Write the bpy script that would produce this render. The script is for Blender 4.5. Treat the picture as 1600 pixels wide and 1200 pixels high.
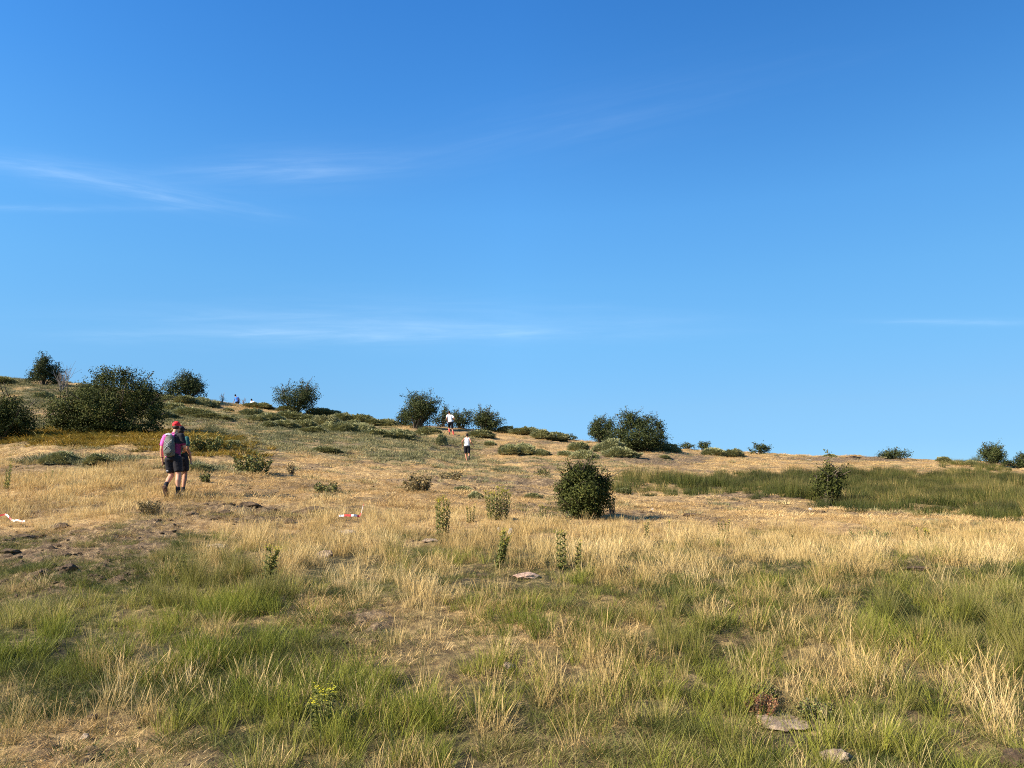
import bpy, bmesh, math, random
import numpy as np
from mathutils import Vector, Matrix, Euler
for o in list(bpy.data.objects): bpy.data.objects.remove(o)
scene = bpy.context.scene
COL = scene.collection
rad = math.radians

# ------------------------------------------------------------------ camera, world, sun, exposure
F = 1209.0                     # focal length in pixels of a 1600 wide picture
HOR = 813.0                    # row of the true horizon (hidden behind the hill)
EYE = 1.6
PITCH = math.atan((HOR - 600) / F)
cam_d = bpy.data.cameras.new('camera'); cam = bpy.data.objects.new('camera', cam_d); COL.objects.link(cam)
cam_d.sensor_width = 36; cam_d.lens = F / 1600 * 36
cam_d.clip_start = 0.1; cam_d.clip_end = 12000
cam.location = (0, 0, EYE); cam.rotation_euler = (math.pi / 2 + PITCH, 0, 0)
scene.camera = cam

SUN_EL, SUN_AZ = rad(31), rad(-118)      # azimuth from +Y (view direction) towards +X: the sun is left and a little behind
sd = Vector((math.sin(SUN_AZ) * math.cos(SUN_EL), math.cos(SUN_AZ) * math.cos(SUN_EL), math.sin(SUN_EL)))
sl = bpy.data.lights.new('sun', 'SUN'); sl.energy = 5.0; sl.angle = rad(0.5); sl.color = (1.0, .86, .68)
so = bpy.data.objects.new('sun', sl); COL.objects.link(so); so.rotation_euler = sd.to_track_quat('Z', 'Y').to_euler()
so.location = (-40, -20, 40)

world = bpy.data.worlds.new('World'); scene.world = world; world.use_nodes = True
nt = world.node_tree; nt.nodes.clear()
def N(nt, typ, **kw):
    n = nt.nodes.new(typ)
    for k, v in kw.items():
        if hasattr(n, k): setattr(n, k, v)
        else: n.inputs[k].default_value = v
    return n
def math_n(nt, op, a, b=None, clamp=False, c=None):
    n = nt.nodes.new('ShaderNodeMath'); n.operation = op; n.use_clamp = clamp
    for i, x in enumerate((a, b, c)):
        if x is None: continue
        if isinstance(x, (int, float)): n.inputs[i].default_value = x
        else: nt.links.new(x, n.inputs[i])
    return n.outputs[0]
out = N(nt, 'ShaderNodeOutputWorld'); bg = N(nt, 'ShaderNodeBackground')
sky = N(nt, 'ShaderNodeTexSky'); sky.sky_type = 'NISHITA'; sky.sun_disc = False
sky.sun_elevation = SUN_EL; sky.sun_rotation = SUN_AZ
sky.altitude = 1500; sky.air_density = 1.15; sky.dust_density = 0.15; sky.ozone_density = 4.0
tune = N(nt, 'ShaderNodeMix', data_type='RGBA', blend_type='MULTIPLY'); tune.inputs['Factor'].default_value = 1
nt.links.new(sky.outputs[0], tune.inputs['A'])
# thin cirrus: soft streaks fixed in the sky, drawn by direction
geo = N(nt, 'ShaderNodeTexCoord'); sep = N(nt, 'ShaderNodeSeparateXYZ'); nt.links.new(geo.outputs['Generated'], sep.inputs[0])
yy = math_n(nt, 'MAXIMUM', sep.outputs[1], .05)
cs = math_n(nt, 'DIVIDE', sep.outputs[0], yy); ct = math_n(nt, 'DIVIDE', sep.outputs[2], yy)
# the clear blue of a dry mountain sky: colour balance of the sky by elevation
cr = nt.nodes.new('ShaderNodeValToRGB'); el_ = cr.color_ramp.elements
SKYK = [(.06, (.46, .64, .82)), (.092, (.50, .69, .85)), (.141, (.61, .81, .90)), (.216, (.66, 1.0, 1.07)), (.293, (.68, 1.14, 1.24)), (.377, (.65, 1.22, 1.42)), (.493, (.48, 1.12, 1.5)), (.588, (.40, 1.05, 1.52))]
while len(el_) > 1: el_.remove(el_[-1])
for i_, (p_, c_) in enumerate(SKYK):
    e_ = el_[0] if i_ == 0 else el_.new(p_); e_.position = p_; e_.color = tuple(q * 1.03 / 1.6 for q in c_) + (1,)
nt.links.new(sep.outputs[2], cr.inputs[0])
hx = math_n(nt, 'DIVIDE', 1.6, math_n(nt, 'ADD', 1.0, math_n(nt, 'MULTIPLY', math_n(nt, 'MAXIMUM', sep.outputs[0], 0.0), .60)))
vs = N(nt, 'ShaderNodeVectorMath', operation='SCALE'); nt.links.new(cr.outputs[0], vs.inputs[0]); nt.links.new(hx, vs.inputs['Scale'])
nt.links.new(vs.outputs[0], tune.inputs['B'])
def streak(cx, ct_, rx, ry, slope, nscale, strength, sx=1.0, sy=11.0, pw=1.5):
    a = math_n(nt, 'SUBTRACT', cs, cx)
    b = math_n(nt, 'SUBTRACT', math_n(nt, 'SUBTRACT', ct, ct_), math_n(nt, 'MULTIPLY', a, slope))
    rr = math_n(nt, 'ADD', math_n(nt, 'POWER', math_n(nt, 'ABSOLUTE', math_n(nt, 'DIVIDE', a, rx)), 2.0),
                math_n(nt, 'POWER', math_n(nt, 'ABSOLUTE', math_n(nt, 'DIVIDE', b, ry)), 1.4))
    m = math_n(nt, 'POWER', 2.718, math_n(nt, 'MULTIPLY', rr, -1.6))
    cb = nt.nodes.new('ShaderNodeCombineXYZ')
    nt.links.new(math_n(nt, 'MULTIPLY', a, sx), cb.inputs[0]); nt.links.new(math_n(nt, 'MULTIPLY', b, sy), cb.inputs[1])
    no = N(nt, 'ShaderNodeTexNoise'); no.inputs['Scale'].default_value = nscale; no.inputs['Detail'].default_value = 7
    no.inputs['Roughness'].default_value = .6; no.inputs['Distortion'].default_value = .5
    nt.links.new(cb.outputs[0], no.inputs['Vector'])
    nn = math_n(nt, 'POWER', math_n(nt, 'MULTIPLY', no.outputs[0], 1.55), pw * 1.6)
    return math_n(nt, 'MULTIPLY', math_n(nt, 'MULTIPLY', m, nn), strength)
def skypt(u, v):
    k = (600 - v) / F; t = math.tan(PITCH + math.atan(k)); s = (u - 800) / F * (math.cos(PITCH) + t * math.sin(PITCH)); return s, t
c1 = skypt(235, 300); c2 = skypt(560, 521); c3 = skypt(460, 262); c4 = skypt(900, 190); c5 = skypt(80, 325); c6 = skypt(1530, 503)
c7 = skypt(60, 262)
acc = None
for args in ((c1[0], c1[1], .17, .019, -.19, 9, .16), (c2[0], c2[1], .40, .017, .008, 7, .19), (c2[0] + .03, c2[1] + .02, .42, .035, 0, 4, .13),
             (c3[0], c3[1], .18, .03, .05, 5, .17), (c4[0], c4[1], .36, .06, .25, 3.5, .045), (c5[0], c5[1], .22, .006, 0, 9, .10),
             (c6[0], c6[1], .15, .005, 0, 9, .16), (c7[0], c7[1], .16, .02, -.1, 7, .15)):
    v_ = streak(*args); acc = v_ if acc is None else math_n(nt, 'ADD', acc, v_)
acc = math_n(nt, 'MINIMUM', math_n(nt, 'MULTIPLY', acc, .78), .8, clamp=True)
cm = N(nt, 'ShaderNodeMix', data_type='RGBA'); nt.links.new(acc, cm.inputs['Factor'])
nt.links.new(tune.outputs['Result'], cm.inputs['A']); cm.inputs['B'].default_value = (7.0, 8.2, 9.2, 1)
nt.links.new(cm.outputs['Result'], bg.inputs[0]); bg.inputs[1].default_value = 0.076
nt.links.new(bg.outputs[0], out.inputs[0])
scene.view_settings.view_transform = 'Standard'; scene.view_settings.look = 'None'
scene.view_settings.exposure = 1.2; scene.view_settings.gamma = 1.0
scene.render.engine = 'CYCLES'
scene.cycles.max_bounces = 6; scene.cycles.transparent_max_bounces = 8
scene.cycles.use_denoising = False
scene.cycles.pixel_filter_type = 'BLACKMAN_HARRIS'; scene.cycles.filter_width = 1.05

# ------------------------------------------------------------------ noise helpers
def _hash(ix, iy, seed):
    h = (ix.astype(np.int64) * 374761393 + iy.astype(np.int64) * 668265263 + seed * 1274126177) & 0xffffffff
    h = ((h ^ (h >> 13)) * 1274126177) & 0xffffffff
    return ((h ^ (h >> 16)) & 0xffff) / 65535.0
def vnoise(x, y, seed=0):
    ix = np.floor(x); iy = np.floor(y); fx = x - ix; fy = y - iy
    fx = fx * fx * (3 - 2 * fx); fy = fy * fy * (3 - 2 * fy)
    a = _hash(ix, iy, seed); b = _hash(ix + 1, iy, seed); c = _hash(ix, iy + 1, seed); d = _hash(ix + 1, iy + 1, seed)
    return (a * (1 - fx) + b * fx) * (1 - fy) + (c * (1 - fx) + d * fx) * fy
def fbm(x, y, seed=0, octv=4):
    s = 0; a = .5; t = 0
    for i in range(octv):
        s = s + a * vnoise(x, y, seed + i * 7); t += a; a *= .5; x = x * 2.03 + 3.1; y = y * 2.03 + 1.7
    return s / t
def sst(a, b, x):
    t = np.clip((x - a) / (b - a), 0, 1); return t * t * (3 - 2 * t)

# ------------------------------------------------------------------ terrain
cp, sp = math.cos(PITCH), math.sin(PITCH)
def v2t(v): return np.tan(PITCH + np.arctan((600 - np.asarray(v, float)) / F))
def t2v(t): return 600 - F * (t * cp - sp) / (cp + t * sp)
def su(u, t): return (u - 800) / F * (cp + t * sp)
YK = [4.0, 5.4, 8, 11, 14, 18, 24, 32, 40, 47, 56, 62, 68]
CREST = 68.0
UK = [-500, 0, 110, 268, 400, 500, 640, 720, 800, 920, 1040, 1200, 1400, 1600, 2100]
ROWS = [
 [1338, 1200, 1020, 925, 855, 790, 730, 682, 655, 630, 604, 590, 576],   # -500
 [1338, 1200, 1010, 915, 848, 783, 730, 694, 668, 645, 617, 603, 592],
 [1338, 1200, 1008, 908, 843, 778, 724, 688, 669, 649, 624, 610, 600],
 [1338, 1200, 1004, 900, 838, 775, 723, 692, 672, 656, 637, 628, 620],
 [1338, 1200, 1000, 897, 838, 780, 733, 703, 682, 667, 650, 643, 636],
 [1338, 1200,  998, 894, 838, 786, 743, 714, 694, 680, 663, 656, 650],
 [1338, 1200,  997, 890, 838, 792, 755, 728, 708, 696, 679, 670, 664],
 [1338, 1200,  997, 889, 838, 795, 763, 740, 726, 716, 682, 675, 669],
 [1338, 1200,  997, 888, 839, 799, 769, 746, 730, 718, 690, 680, 674],
 [1338, 1200,  997, 888, 841, 807, 778, 752, 734, 720, 702, 694, 690],
 [1338, 1200,  997, 888, 845, 812, 786, 762, 742, 727, 711, 704, 700],
 [1338, 1200,  997, 888, 848, 817, 792, 770, 753, 740, 723, 715, 709],
 [1338, 1200,  998, 889, 850, 821, 798, 778, 762, 748, 731, 722, 715],
 [1338, 1200, 1000, 890, 850, 823, 801, 783, 768, 755, 740, 732, 726],
 [1338, 1200, 1003, 893, 852, 825, 806, 790, 776, 764, 751, 745, 740]]
TT = v2t(np.array(ROWS))                                    # [column, depth]
NY, NS = 420, 260
lyk = np.log(YK); LG = np.linspace(lyk[0], lyk[-1], NY)
SK = np.array([su(u, 0.06) for u in UK]); SG = np.linspace(SK[0], SK[-1], NS)
def pchip(xk, yk, x):
    h = np.diff(xk); d = np.diff(yk) / h; m = np.zeros_like(yk)
    for i in range(1, len(xk) - 1):
        if d[i-1] * d[i] > 0: w1 = 2*h[i] + h[i-1]; w2 = h[i] + 2*h[i-1]; m[i] = (w1 + w2) / (w1 / d[i-1] + w2 / d[i])
    m[0] = d[0]; m[-1] = d[-1]
    i = np.clip(np.searchsorted(xk, x) - 1, 0, len(xk) - 2); t = (x - xk[i]) / h[i]
    return ((2*t**3 - 3*t**2 + 1) * yk[i] + (t**3 - 2*t**2 + t) * h[i] * m[i] + (-2*t**3 + 3*t**2) * yk[i+1] + (t**3 - t**2) * h[i] * m[i+1])
tmp = np.array([pchip(lyk, r, LG) for r in TT]); GRID = np.array([pchip(SK, tmp[:, j], SG) for j in range(NY)]).T   # [s, y]
ker = np.exp(-np.linspace(-2, 2, 9) ** 2); ker /= ker.sum()
GRID = np.array([np.convolve(np.pad(GRID[:, j], 4, 'edge'), ker, 'valid') for j in range(NY)]).T
def tsmooth(s, y):
    ly = np.log(np.clip(y, YK[0], CREST)); a = np.clip((ly - LG[0]) / (LG[1] - LG[0]), 0, NY - 1.001)
    b = np.clip((s - SG[0]) / (SG[1] - SG[0]), 0, NS - 1.001)
    i = b.astype(int); j = a.astype(int); fi = b - i; fj = a - j
    return (GRID[i, j] * (1-fi) + GRID[i+1, j] * fi) * (1-fj) + (GRID[i, j+1] * (1-fi) + GRID[i+1, j+1] * fi) * fj
def blob(u, v, cu, cv, ru, rv, rot=0.0, soft=.5):
    du, dv = u - cu, v - cv - (u - cu) * rot
    return sst(1 + soft, 1 - soft, np.sqrt((du / ru) ** 2 + (dv / rv) ** 2))
def soil_uv(u, v):
    w = 1.0 * blob(u, v, 60, 866, 130, 32) + .9 * blob(u, v, 190, 846, 100, 26, -.1) + .5 * blob(u, v, 20, 925, 90, 18) + .8 * blob(u, v, 130, 905, 110, 14, -.1) \
      + .8 * blob(u, v, 330, 806, 130, 9) + .7 * blob(u, v, 450, 800, 110, 7) + blob(u, v, 560, 975, 45, 16) + .5 * blob(u, v, 540, 1000, 70, 14) \
      + blob(u, v, 1030, 720, 75, 8) + .8 * blob(u, v, 1220, 778, 120, 8) + .9 * blob(u, v, 900, 792, 110, 6) + .6 * blob(u, v, 760, 752, 120, 5) \
      + .8 * blob(u, v, 1330, 716, 110, 5) + .5 * blob(u, v, 1080, 1065, 50, 12) + .6 * blob(u, v, 1440, 1130, 80, 20) + .5 * blob(u, v, 100, 1180, 70, 14) \
      + .7 * blob(u, v, 1100, 955, 60, 9) + .5 * blob(u, v, 1430, 886, 50, 6) + .4 * blob(u, v, 450, 762, 110, 6) + .6 * blob(u, v, 980, 700, 60, 6)
    return np.clip(w, 0, 1)
def uv_of(x, y, z=None):
    s = x / np.maximum(y, 2.0); t = tsmooth(s, y)
    return 800 + F * s / (cp + t * sp), t2v(t)
def height(x, y, rough=True):
    x = np.asarray(x, float); y = np.asarray(y, float)
    ye = np.maximum(y, 4.0); s = x / ye; t = tsmooth(s, ye)
    over = np.maximum(y - CREST, 0); dd = np.minimum(over, 30)
    t2 = t - .0021 * dd; z = t2 * np.minimum(ye, CREST + 30)
    z = z - np.maximum(over - 30, 0) * .03
    z = np.where(y > 400, z * 1.0, z)
    z = np.maximum(z, -60)
    z = np.where(y < 4.0, tsmooth(x / 4.0, np.full_like(y, 4.0)) * 4.0, z)
    z = z + EYE
    if rough:
        u, v = uv_of(x, y); so_ = soil_uv(u, v)
        fade = sst(120, 90, y)
        z = z + ((fbm(x * .45, y * .45, 3) - .5) * .30 + (fbm(x * 1.7, y * 1.7, 5) - .5) * .14) * fade * sst(1.0, 6, y) * (0.55 + .45 * sst(5, 20, y))
        cl = np.abs(fbm(x * 3.1, y * 3.1, 9, 4) - .5) * 2
        z = z + so_ * (.06 - cl * .20) * fade + (vnoise(x * 7, y * 7, 31) - .5) * .035 * fade + (fbm(x * .7, y * 2.2, 33, 3) - .5) * .34 * sst(18, 30, y) * fade
        # eroded lip beside the track, a real step in the turf
        lip = sst(10, 0, np.abs(v - (801 + (u - 380) * -.02))) * sst(170, 110, np.abs(u - 370))
        z = z - lip * .10 * fade
    return z
def H(x, y): return float(height(np.array([x]), np.array([y]))[0])
def at(u, v=None, y=None, dz=0.0):
    """ground point seen in column u: at picture row v (nearest depth that shows it) or at depth y"""
    if y is None:
        ys = np.exp(np.linspace(math.log(4.2), math.log(CREST), 500)); tt = tsmooth(su(u, .05) + 0 * ys, ys); vv = t2v(tt)
        y = float(ys[int(np.argmin(np.abs(vv - v)))])
    t = float(tsmooth(np.array([su(u, .05)]), np.array([min(y, CREST)]))[0]); x = su(u, t) * y
    return Vector((x, y, H(x, y) + dz))

def mesh_np(name, V, Fq, Ft=None, mat=None, smooth=False, attrs=None, parent=None, link=True):
    """V (n,3); Fq (m,4); Ft (k,3)"""
    me = bpy.data.meshes.new(name); V = np.asarray(V, np.float32); me.vertices.add(len(V)); me.vertices.foreach_set('co', V.ravel())
    parts = []; tot = []
    if Fq is not None and len(Fq): parts.append(np.asarray(Fq, np.int32).ravel()); tot += [np.full(len(Fq), 4, np.int32)]
    if Ft is not None and len(Ft): parts.append(np.asarray(Ft, np.int32).ravel()); tot += [np.full(len(Ft), 3, np.int32)]
    li = np.concatenate(parts); lt = np.concatenate(tot); me.loops.add(len(li)); me.loops.foreach_set('vertex_index', li)
    me.polygons.add(len(lt)); me.polygons.foreach_set('loop_start', np.concatenate([[0], np.cumsum(lt)[:-1]]).astype(np.int32))
    try: me.polygons.foreach_set('loop_total', lt)
    except Exception: pass
    if smooth: me.polygons.foreach_set('use_smooth', np.ones(len(lt), bool))
    for k, a in (attrs or {}).items():
        at_ = me.attributes.new(k, 'FLOAT', 'POINT'); at_.data.foreach_set('value', np.asarray(a, np.float32))
    me.update(calc_edges=True); me.validate()
    if mat: me.materials.append(mat)
    o = bpy.data.objects.new(name, me)
    if link: COL.objects.link(o)
    if parent: o.parent = parent
    return o
def tag(o, label=None, cat=None, group=None, kind=None):
    if label: o['label'] = label
    if cat: o['category'] = cat
    if group: o['group'] = group
    if kind: o['kind'] = kind
    return o
def empty(name, loc, rz=0.0):
    o = bpy.data.objects.new(name, None); COL.objects.link(o); o.location = loc; o.rotation_euler = (0, 0, rz); o.empty_display_size = .2
    return o

# ------------------------------------------------------------------ materials
def new_mat(name, rough=.9):
    m = bpy.data.materials.new(name); m.use_nodes = True; t = m.node_tree; b = t.nodes['Principled BSDF']
    b.inputs['Roughness'].default_value = rough; b.inputs['Specular IOR Level'].default_value = .25
    return m, t, b
def ramp(t, fac, stops):
    r = t.nodes.new('ShaderNodeValToRGB'); e = r.color_ramp.elements
    while len(e) > 1: e.remove(e[-1])
    e[0].position = stops[0][0]; e[0].color = (*stops[0][1], 1)
    for p, c in stops[1:]:
        x = e.new(p); x.color = (*c, 1)
    t.links.new(fac, r.inputs[0]); return r.outputs[0]
def attr(t, name, typ='GEOMETRY'):
    a = t.nodes.new('ShaderNodeAttribute'); a.attribute_name = name; a.attribute_type = typ; return a.outputs['Fac']
def mixc(t, f, a, b, bt='MIX'):
    m = t.nodes.new('ShaderNodeMix'); m.data_type = 'RGBA'; m.blend_type = bt
    for sname, x in (('Factor', f), ('A', a), ('B', b)):
        if isinstance(x, (int, float)): m.inputs[sname].default_value = x
        elif isinstance(x, tuple): m.inputs[sname].default_value = (*x, 1)
        else: t.links.new(x, m.inputs[sname])
    return m.outputs['Result']
def noise(t, scale, detail=4, rough=.55, coord='Object', dist=0.0, stretch=None):
    tc = t.nodes.new('ShaderNodeTexCoord'); n = t.nodes.new('ShaderNodeTexNoise')
    n.inputs['Scale'].default_value = scale; n.inputs['Detail'].default_value = detail; n.inputs['Roughness'].default_value = rough
    n.inputs['Distortion'].default_value = dist
    if stretch:
        mp = t.nodes.new('ShaderNodeMapping'); mp.inputs['Scale'].default_value = stretch; t.links.new(tc.outputs[coord], mp.inputs[0]); t.links.new(mp.outputs[0], n.inputs[0])
    else: t.links.new(tc.outputs[coord], n.inputs['Vector'])
    return n.outputs[0]
def bump(t, b, h, strength=.5, dist=.02):
    n = t.nodes.new('ShaderNodeBump'); n.inputs['Strength'].default_value = strength; n.inputs['Distance'].default_value = dist
    t.links.new(h, n.inputs['Height']); t.links.new(n.outputs[0], b.inputs['Normal'])
def simple(name, col, rough=.85, var=.25, scale=12, bmp=0.0):
    m, t, b = new_mat(name, rough); n = noise(t, scale, 4)
    c0 = tuple(c * (1 - var) for c in col); c1 = tuple(min(1, c * (1 + var)) for c in col)
    t.links.new(ramp(t, n, [(.3, c0), (.7, c1)]), b.inputs['Base Color'])
    if bmp: bump(t, b, n, bmp, .01)
    return m
def leaf_mat(name, stops, trans=.25, rough=.6, inst=True, tipcol=None, tipw=.0, basecol=None):
    """colour by per-instance and per-leaf random value; some light passes through the blade"""
    m = bpy.data.materials.new(name); m.use_nodes = True; t = m.node_tree; b = t.nodes['Principled BSDF']; o = t.nodes['Material Output']
    rnd = attr(t, 'rnd')
    if inst:
        ti = attr(t, 'tint', 'INSTANCER'); f = math_n(t, 'ADD', math_n(t, 'MULTIPLY', ti, .62), math_n(t, 'MULTIPLY', rnd, .38))
    else: f = rnd
    c = ramp(t, f, stops)
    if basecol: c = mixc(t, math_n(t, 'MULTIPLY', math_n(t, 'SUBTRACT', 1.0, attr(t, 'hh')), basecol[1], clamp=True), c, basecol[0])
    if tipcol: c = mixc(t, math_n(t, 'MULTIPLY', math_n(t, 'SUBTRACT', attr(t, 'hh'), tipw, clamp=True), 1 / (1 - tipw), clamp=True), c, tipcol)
    t.links.new(c, b.inputs['Base Color']); b.inputs['Roughness'].default_value = rough; b.inputs['Specular IOR Level'].default_value = .2
    tr = t.nodes.new('ShaderNodeBsdfTranslucent'); t.links.new(c, tr.inputs[0]); ms = t.nodes.new('ShaderNodeMixShader'); ms.inputs[0].default_value = trans
    t.links.new(b.outputs[0], ms.inputs[1]); t.links.new(tr.outputs[0], ms.inputs[2]); t.links.new(ms.outputs[0], o.inputs[0])
    return m

# ------------------------------------------------------------------ vegetation zones (functions of where the ground is)
def zones(x, y):
    u, v = uv_of(x, y)
    k = 1.0 / np.maximum(y, 5)
    wu = (fbm(x * .5, y * .5, 41) - .5) * 900 * k + (fbm(x * .12, y * .12, 43) - .5) * 60
    wv = (fbm(x * .6, y * .6, 42) - .5) * 160 * k + (fbm(x * .2, y * .2, 44) - .5) * 14
    U, V = u + wu, v + wv
    n1 = fbm(x * .8, y * .8, 51); n2 = fbm(x * .35, y * .35, 52); n3 = fbm(x * 1.6, y * 1.6, 53)
    B = lambda *a, **k2: blob(U, V, *a, **k2)
    cl = lambda a: np.clip(a, 0, 1)
    soil = soil_uv(U, V)
    gold = sst(872, 820, V)                                    # the dry upper pasture
    near = 1 - gold
    z = {}
    # rushes: the wet band on the right, near rush domes
    U2, V2 = u + (U - u) * .6, v + (V - v) * .35
    ru = sst(930, 990, U2) * sst(745, 753, V2 + sst(1050, 1350, U2) * 7 - sst(1300, 1480, U2) * 2) * sst(780, 756, V2 - sst(1080, 1400, U2) * 32 - sst(1400, 1650, U2) * 18 + (n3 - .5) * 26)
    ru = ru * (.12 + .88 * sst(.34, .52, n1 * .5 + n2 * .5 + sst(1060, 1200, U) * .22))
    ru = ru * (.22 + .78 * sst(.40, .52, fbm(x * .7, y * .4, 61)))
    ru = ru + .30 * sst(1450, 1500, U2) * sst(745, 738, V2) * sst(.42, .55, n1)
    z['rush'] = cl(ru)
    band = ru
    rn = B(1480, 985, 130, 42) + B(1400, 1085, 40, 35) + .8 * B(300, 915, 80, 35) + .8 * B(400, 945, 40, 28) + .7 * B(610, 880, 22, 20) + .7 * B(1060, 1010, 60, 45) \
       + .5 * B(30, 1045, 25, 18) + .6 * B(340, 1075, 40, 25) + .7 * B(1590, 1050, 40, 60) + .5 * B(1120, 1170, 60, 40)
    z['rush_near'] = cl(rn * near)
    # tall dry grass
    dt = sst(818, 840, V) * sst(905, 878, V) * sst(640, 900, U) * 1.0 + .9 * B(460, 850, 150, 50) + .9 * B(640, 820, 110, 26) + .9 * B(600, 925, 100, 42) + .6 * B(760, 880, 90, 50) \
       + .8 * B(960, 1040, 90, 70) + .9 * B(1300, 1045, 150, 48) + .5 * B(1420, 940, 180, 30) + .8 * B(60, 770, 240, 50) + .7 * B(200, 1120, 60, 40) + .45 * B(260, 1050, 120, 50) \
       + .7 * B(1530, 1100, 60, 60) + .6 * B(30, 1160, 90, 50) + .5 * B(1180, 960, 60, 40) + .35 * B(700, 1100, 200, 120) + .5 * B(800, 840, 300, 20) + .5 * B(1250, 893, 420, 18) + .25 * B(1000, 915, 160, 22) + .4 * B(330, 890, 120, 30)
    z['dry_tall'] = cl((dt * (.30 + .75 * sst(.35, .6, n3)) + near * .12) * (1 - band) * (1 - .7 * soil)) 
    # short dry turf
    ds = gold * (1 - band) + .9 * B(120, 1180, 230, 55) + .5 * B(500, 960, 90, 35) + .35 * near * sst(.5, .65, n1) + .5 * B(780, 985, 240, 60)
    z['dry_short'] = cl(ds)
    # green
    gs = near * (sst(.28, .5, n2) * .8 + .3) * (1 - .7 * B(120, 1180, 230, 45)) * (1 - .75 * soil) + .45 * B(1420, 838, 260, 16) * sst(.4, .55, n1) + .5 * B(600, 838, 120, 10) + .6 * B(500, 935, 60, 22)
    gs = gs + B(1230, 945, 400, 44) * 1.0
    z['green_short'] = cl(gs * (1 - .6 * cl(dt) * near)) + .75 * soil * (v > 790) * sst(.44, .56, n3)
    gt = B(300, 985, 190, 70) + .9 * B(60, 1010, 110, 60) + .9 * B(80, 880, 60, 12) * 0 + .9 * B(390, 1090, 160, 60) + .9 * B(1080, 1140, 170, 80) + .8 * B(640, 1150, 200, 70) \
       + .5 * B(860, 1030, 120, 70) + .5 * B(1480, 1000, 160, 50) + .3 * near * sst(.45, .7, n1) + .5 * B(1330, 1180, 250, 30) + .35 * B(1500, 900, 120, 60)
    z['green_tall'] = cl(gt * near * (1 - .7 * soil) * (.4 + .8 * sst(.35, .6, n3)))
    # grey-green low heath on the left hillside
    he = sst(30, 0, np.abs(V - (672 + (U - 270) * .075)) - 4) * sst(240, 300, U) * sst(780, 700, U) \
       + sst(706, 690, V + sst(60, 300, U) * 30) * sst(330, 230, U) * (.85 - .7 * B(210, 608, 40, 12) - .6 * B(95, 650, 60, 16)) + .9 * B(130, 722, 100, 9) + .7 * B(310, 732, 60, 10) \
       + .4 * B(700, 695, 50, 10) + .35 * B(800, 730, 200, 20) * sst(.5, .6, n1) + .8 * sst(1000, 900, u) * sst(656, 640, V) * sst(430, 520, U)
    he = he + .5 * B(480, 690, 200, 14) + .8 * blob(u, v, 500, 668, 150, 13, .12) + .6 * B(290, 650, 70, 18) + .16 * gold * sst(.48, .58, n3) + .5 * B(560, 702, 200, 10) * sst(.5, .56, n1)
    z['heath'] = cl(he * gold * (.35 + .9 * sst(.33, .52, n1)))
    fe = B(200, 690, 165, 13) + B(120, 686, 80, 12) + .5 * B(330, 704, 80, 14) + .4 * B(400, 722, 30, 12)
    z['bracken'] = cl(fe * (.35 + .8 * sst(.35, .55, n1)))
    z['heath'] *= 1 - cl(fe)
    z['dry_short'] *= (1 - .8 * z['heath']) * (1 - .7 * cl(fe))
    z['dry_tall'] *= (1 - .9 * z['heath']) * (1 - cl(fe))
    fine = sst(.36, .54, fbm(x * 2.4, y * 2.4, 71, 3)); mid = sst(.30, .50, fbm(x * 1.0, y * 1.0, 72, 3))
    z['green_tall'] = cl(z['green_tall'] * 1.15) * (.16 + .84 * fine * (.55 + .45 * mid)); z['dry_tall'] *= np.where(y < 20, .25 + .75 * sst(.34, .52, fbm(x * 2.1 + 9, y * 2.1, 73, 3)), 1)
    z['green_short'] *= .35 + .65 * sst(.34, .5, fbm(x * 2.9, y * 2.9, 74, 3))
    clear = 0
    for a in ((1225, 1140, 66, 22), (1192, 1112, 34, 18), (822, 914, 30, 11), (340, 864, 28, 13), (1306, 1200, 36, 20), (546, 840, 26, 9), (548, 823, 26, 8), (507, 880, 20, 12), (1274, 1126, 30, 12)): clear = clear + blob(u, v, *a)
    clear = cl(clear)
    for k_ in ('dry_tall', 'green_tall', 'rush_near', 'rush'): z[k_] *= 1 - .72 * clear
    z['green_short'] *= 1 - .5 * clear
    z['soil_relief'] = soil
    soil = cl(soil + gold * .55 * sst(.54, .64, fbm(x * .28, y * .85, 75, 4)) * (1 - z['bracken']) * (1 - band))
    z['soil'] = soil; z['gold'] = gold
    return z

# ------------------------------------------------------------------ ground sheet
gy = np.concatenate([np.linspace(-2.6, 3.6, 14), np.exp(np.linspace(math.log(4.0), math.log(86), 640)), np.exp(np.linspace(math.log(90), math.log(4000), 40))])
gs_ = np.linspace(-1.3, 1.3, 700)
SS, YY = np.meshgrid(gs_, gy); XX = SS * (YY + 3.0)
ZZ = height(XX.ravel(), YY.ravel()); zn = zones(XX.ravel(), YY.ravel())
V = np.stack([XX.ravel(), YY.ravel(), ZZ], 1); nx, ny = len(gs_), len(gy)
idx = np.arange(nx * ny).reshape(ny, nx); Q = np.stack([idx[:-1, :-1], idx[:-1, 1:], idx[1:, 1:], idx[1:, :-1]], -1).reshape(-1, 4)
gm, t, b = new_mat('ground_soil_and_thatch', .95)
n_f = noise(t, 9, 6, .65); n_m = noise(t, 1.3, 5, .6); n_g = noise(t, 45, 4, .7); n_str = noise(t, 3.0, 6, .7, stretch=(1, 2.2, 1))
straw = ramp(t, n_f, [(.30, (.16, .10, .045)), (.45, (.36, .235, .10)), (.6, (.54, .37, .16)), (.72, (.68, .49, .23))])
straw = mixc(t, math_n(t, 'MULTIPLY', ramp(t, n_str, [(.50, (0, 0, 0)), (.60, (1, 1, 1))]), .65), straw, (.17, .105, .05))
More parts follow.
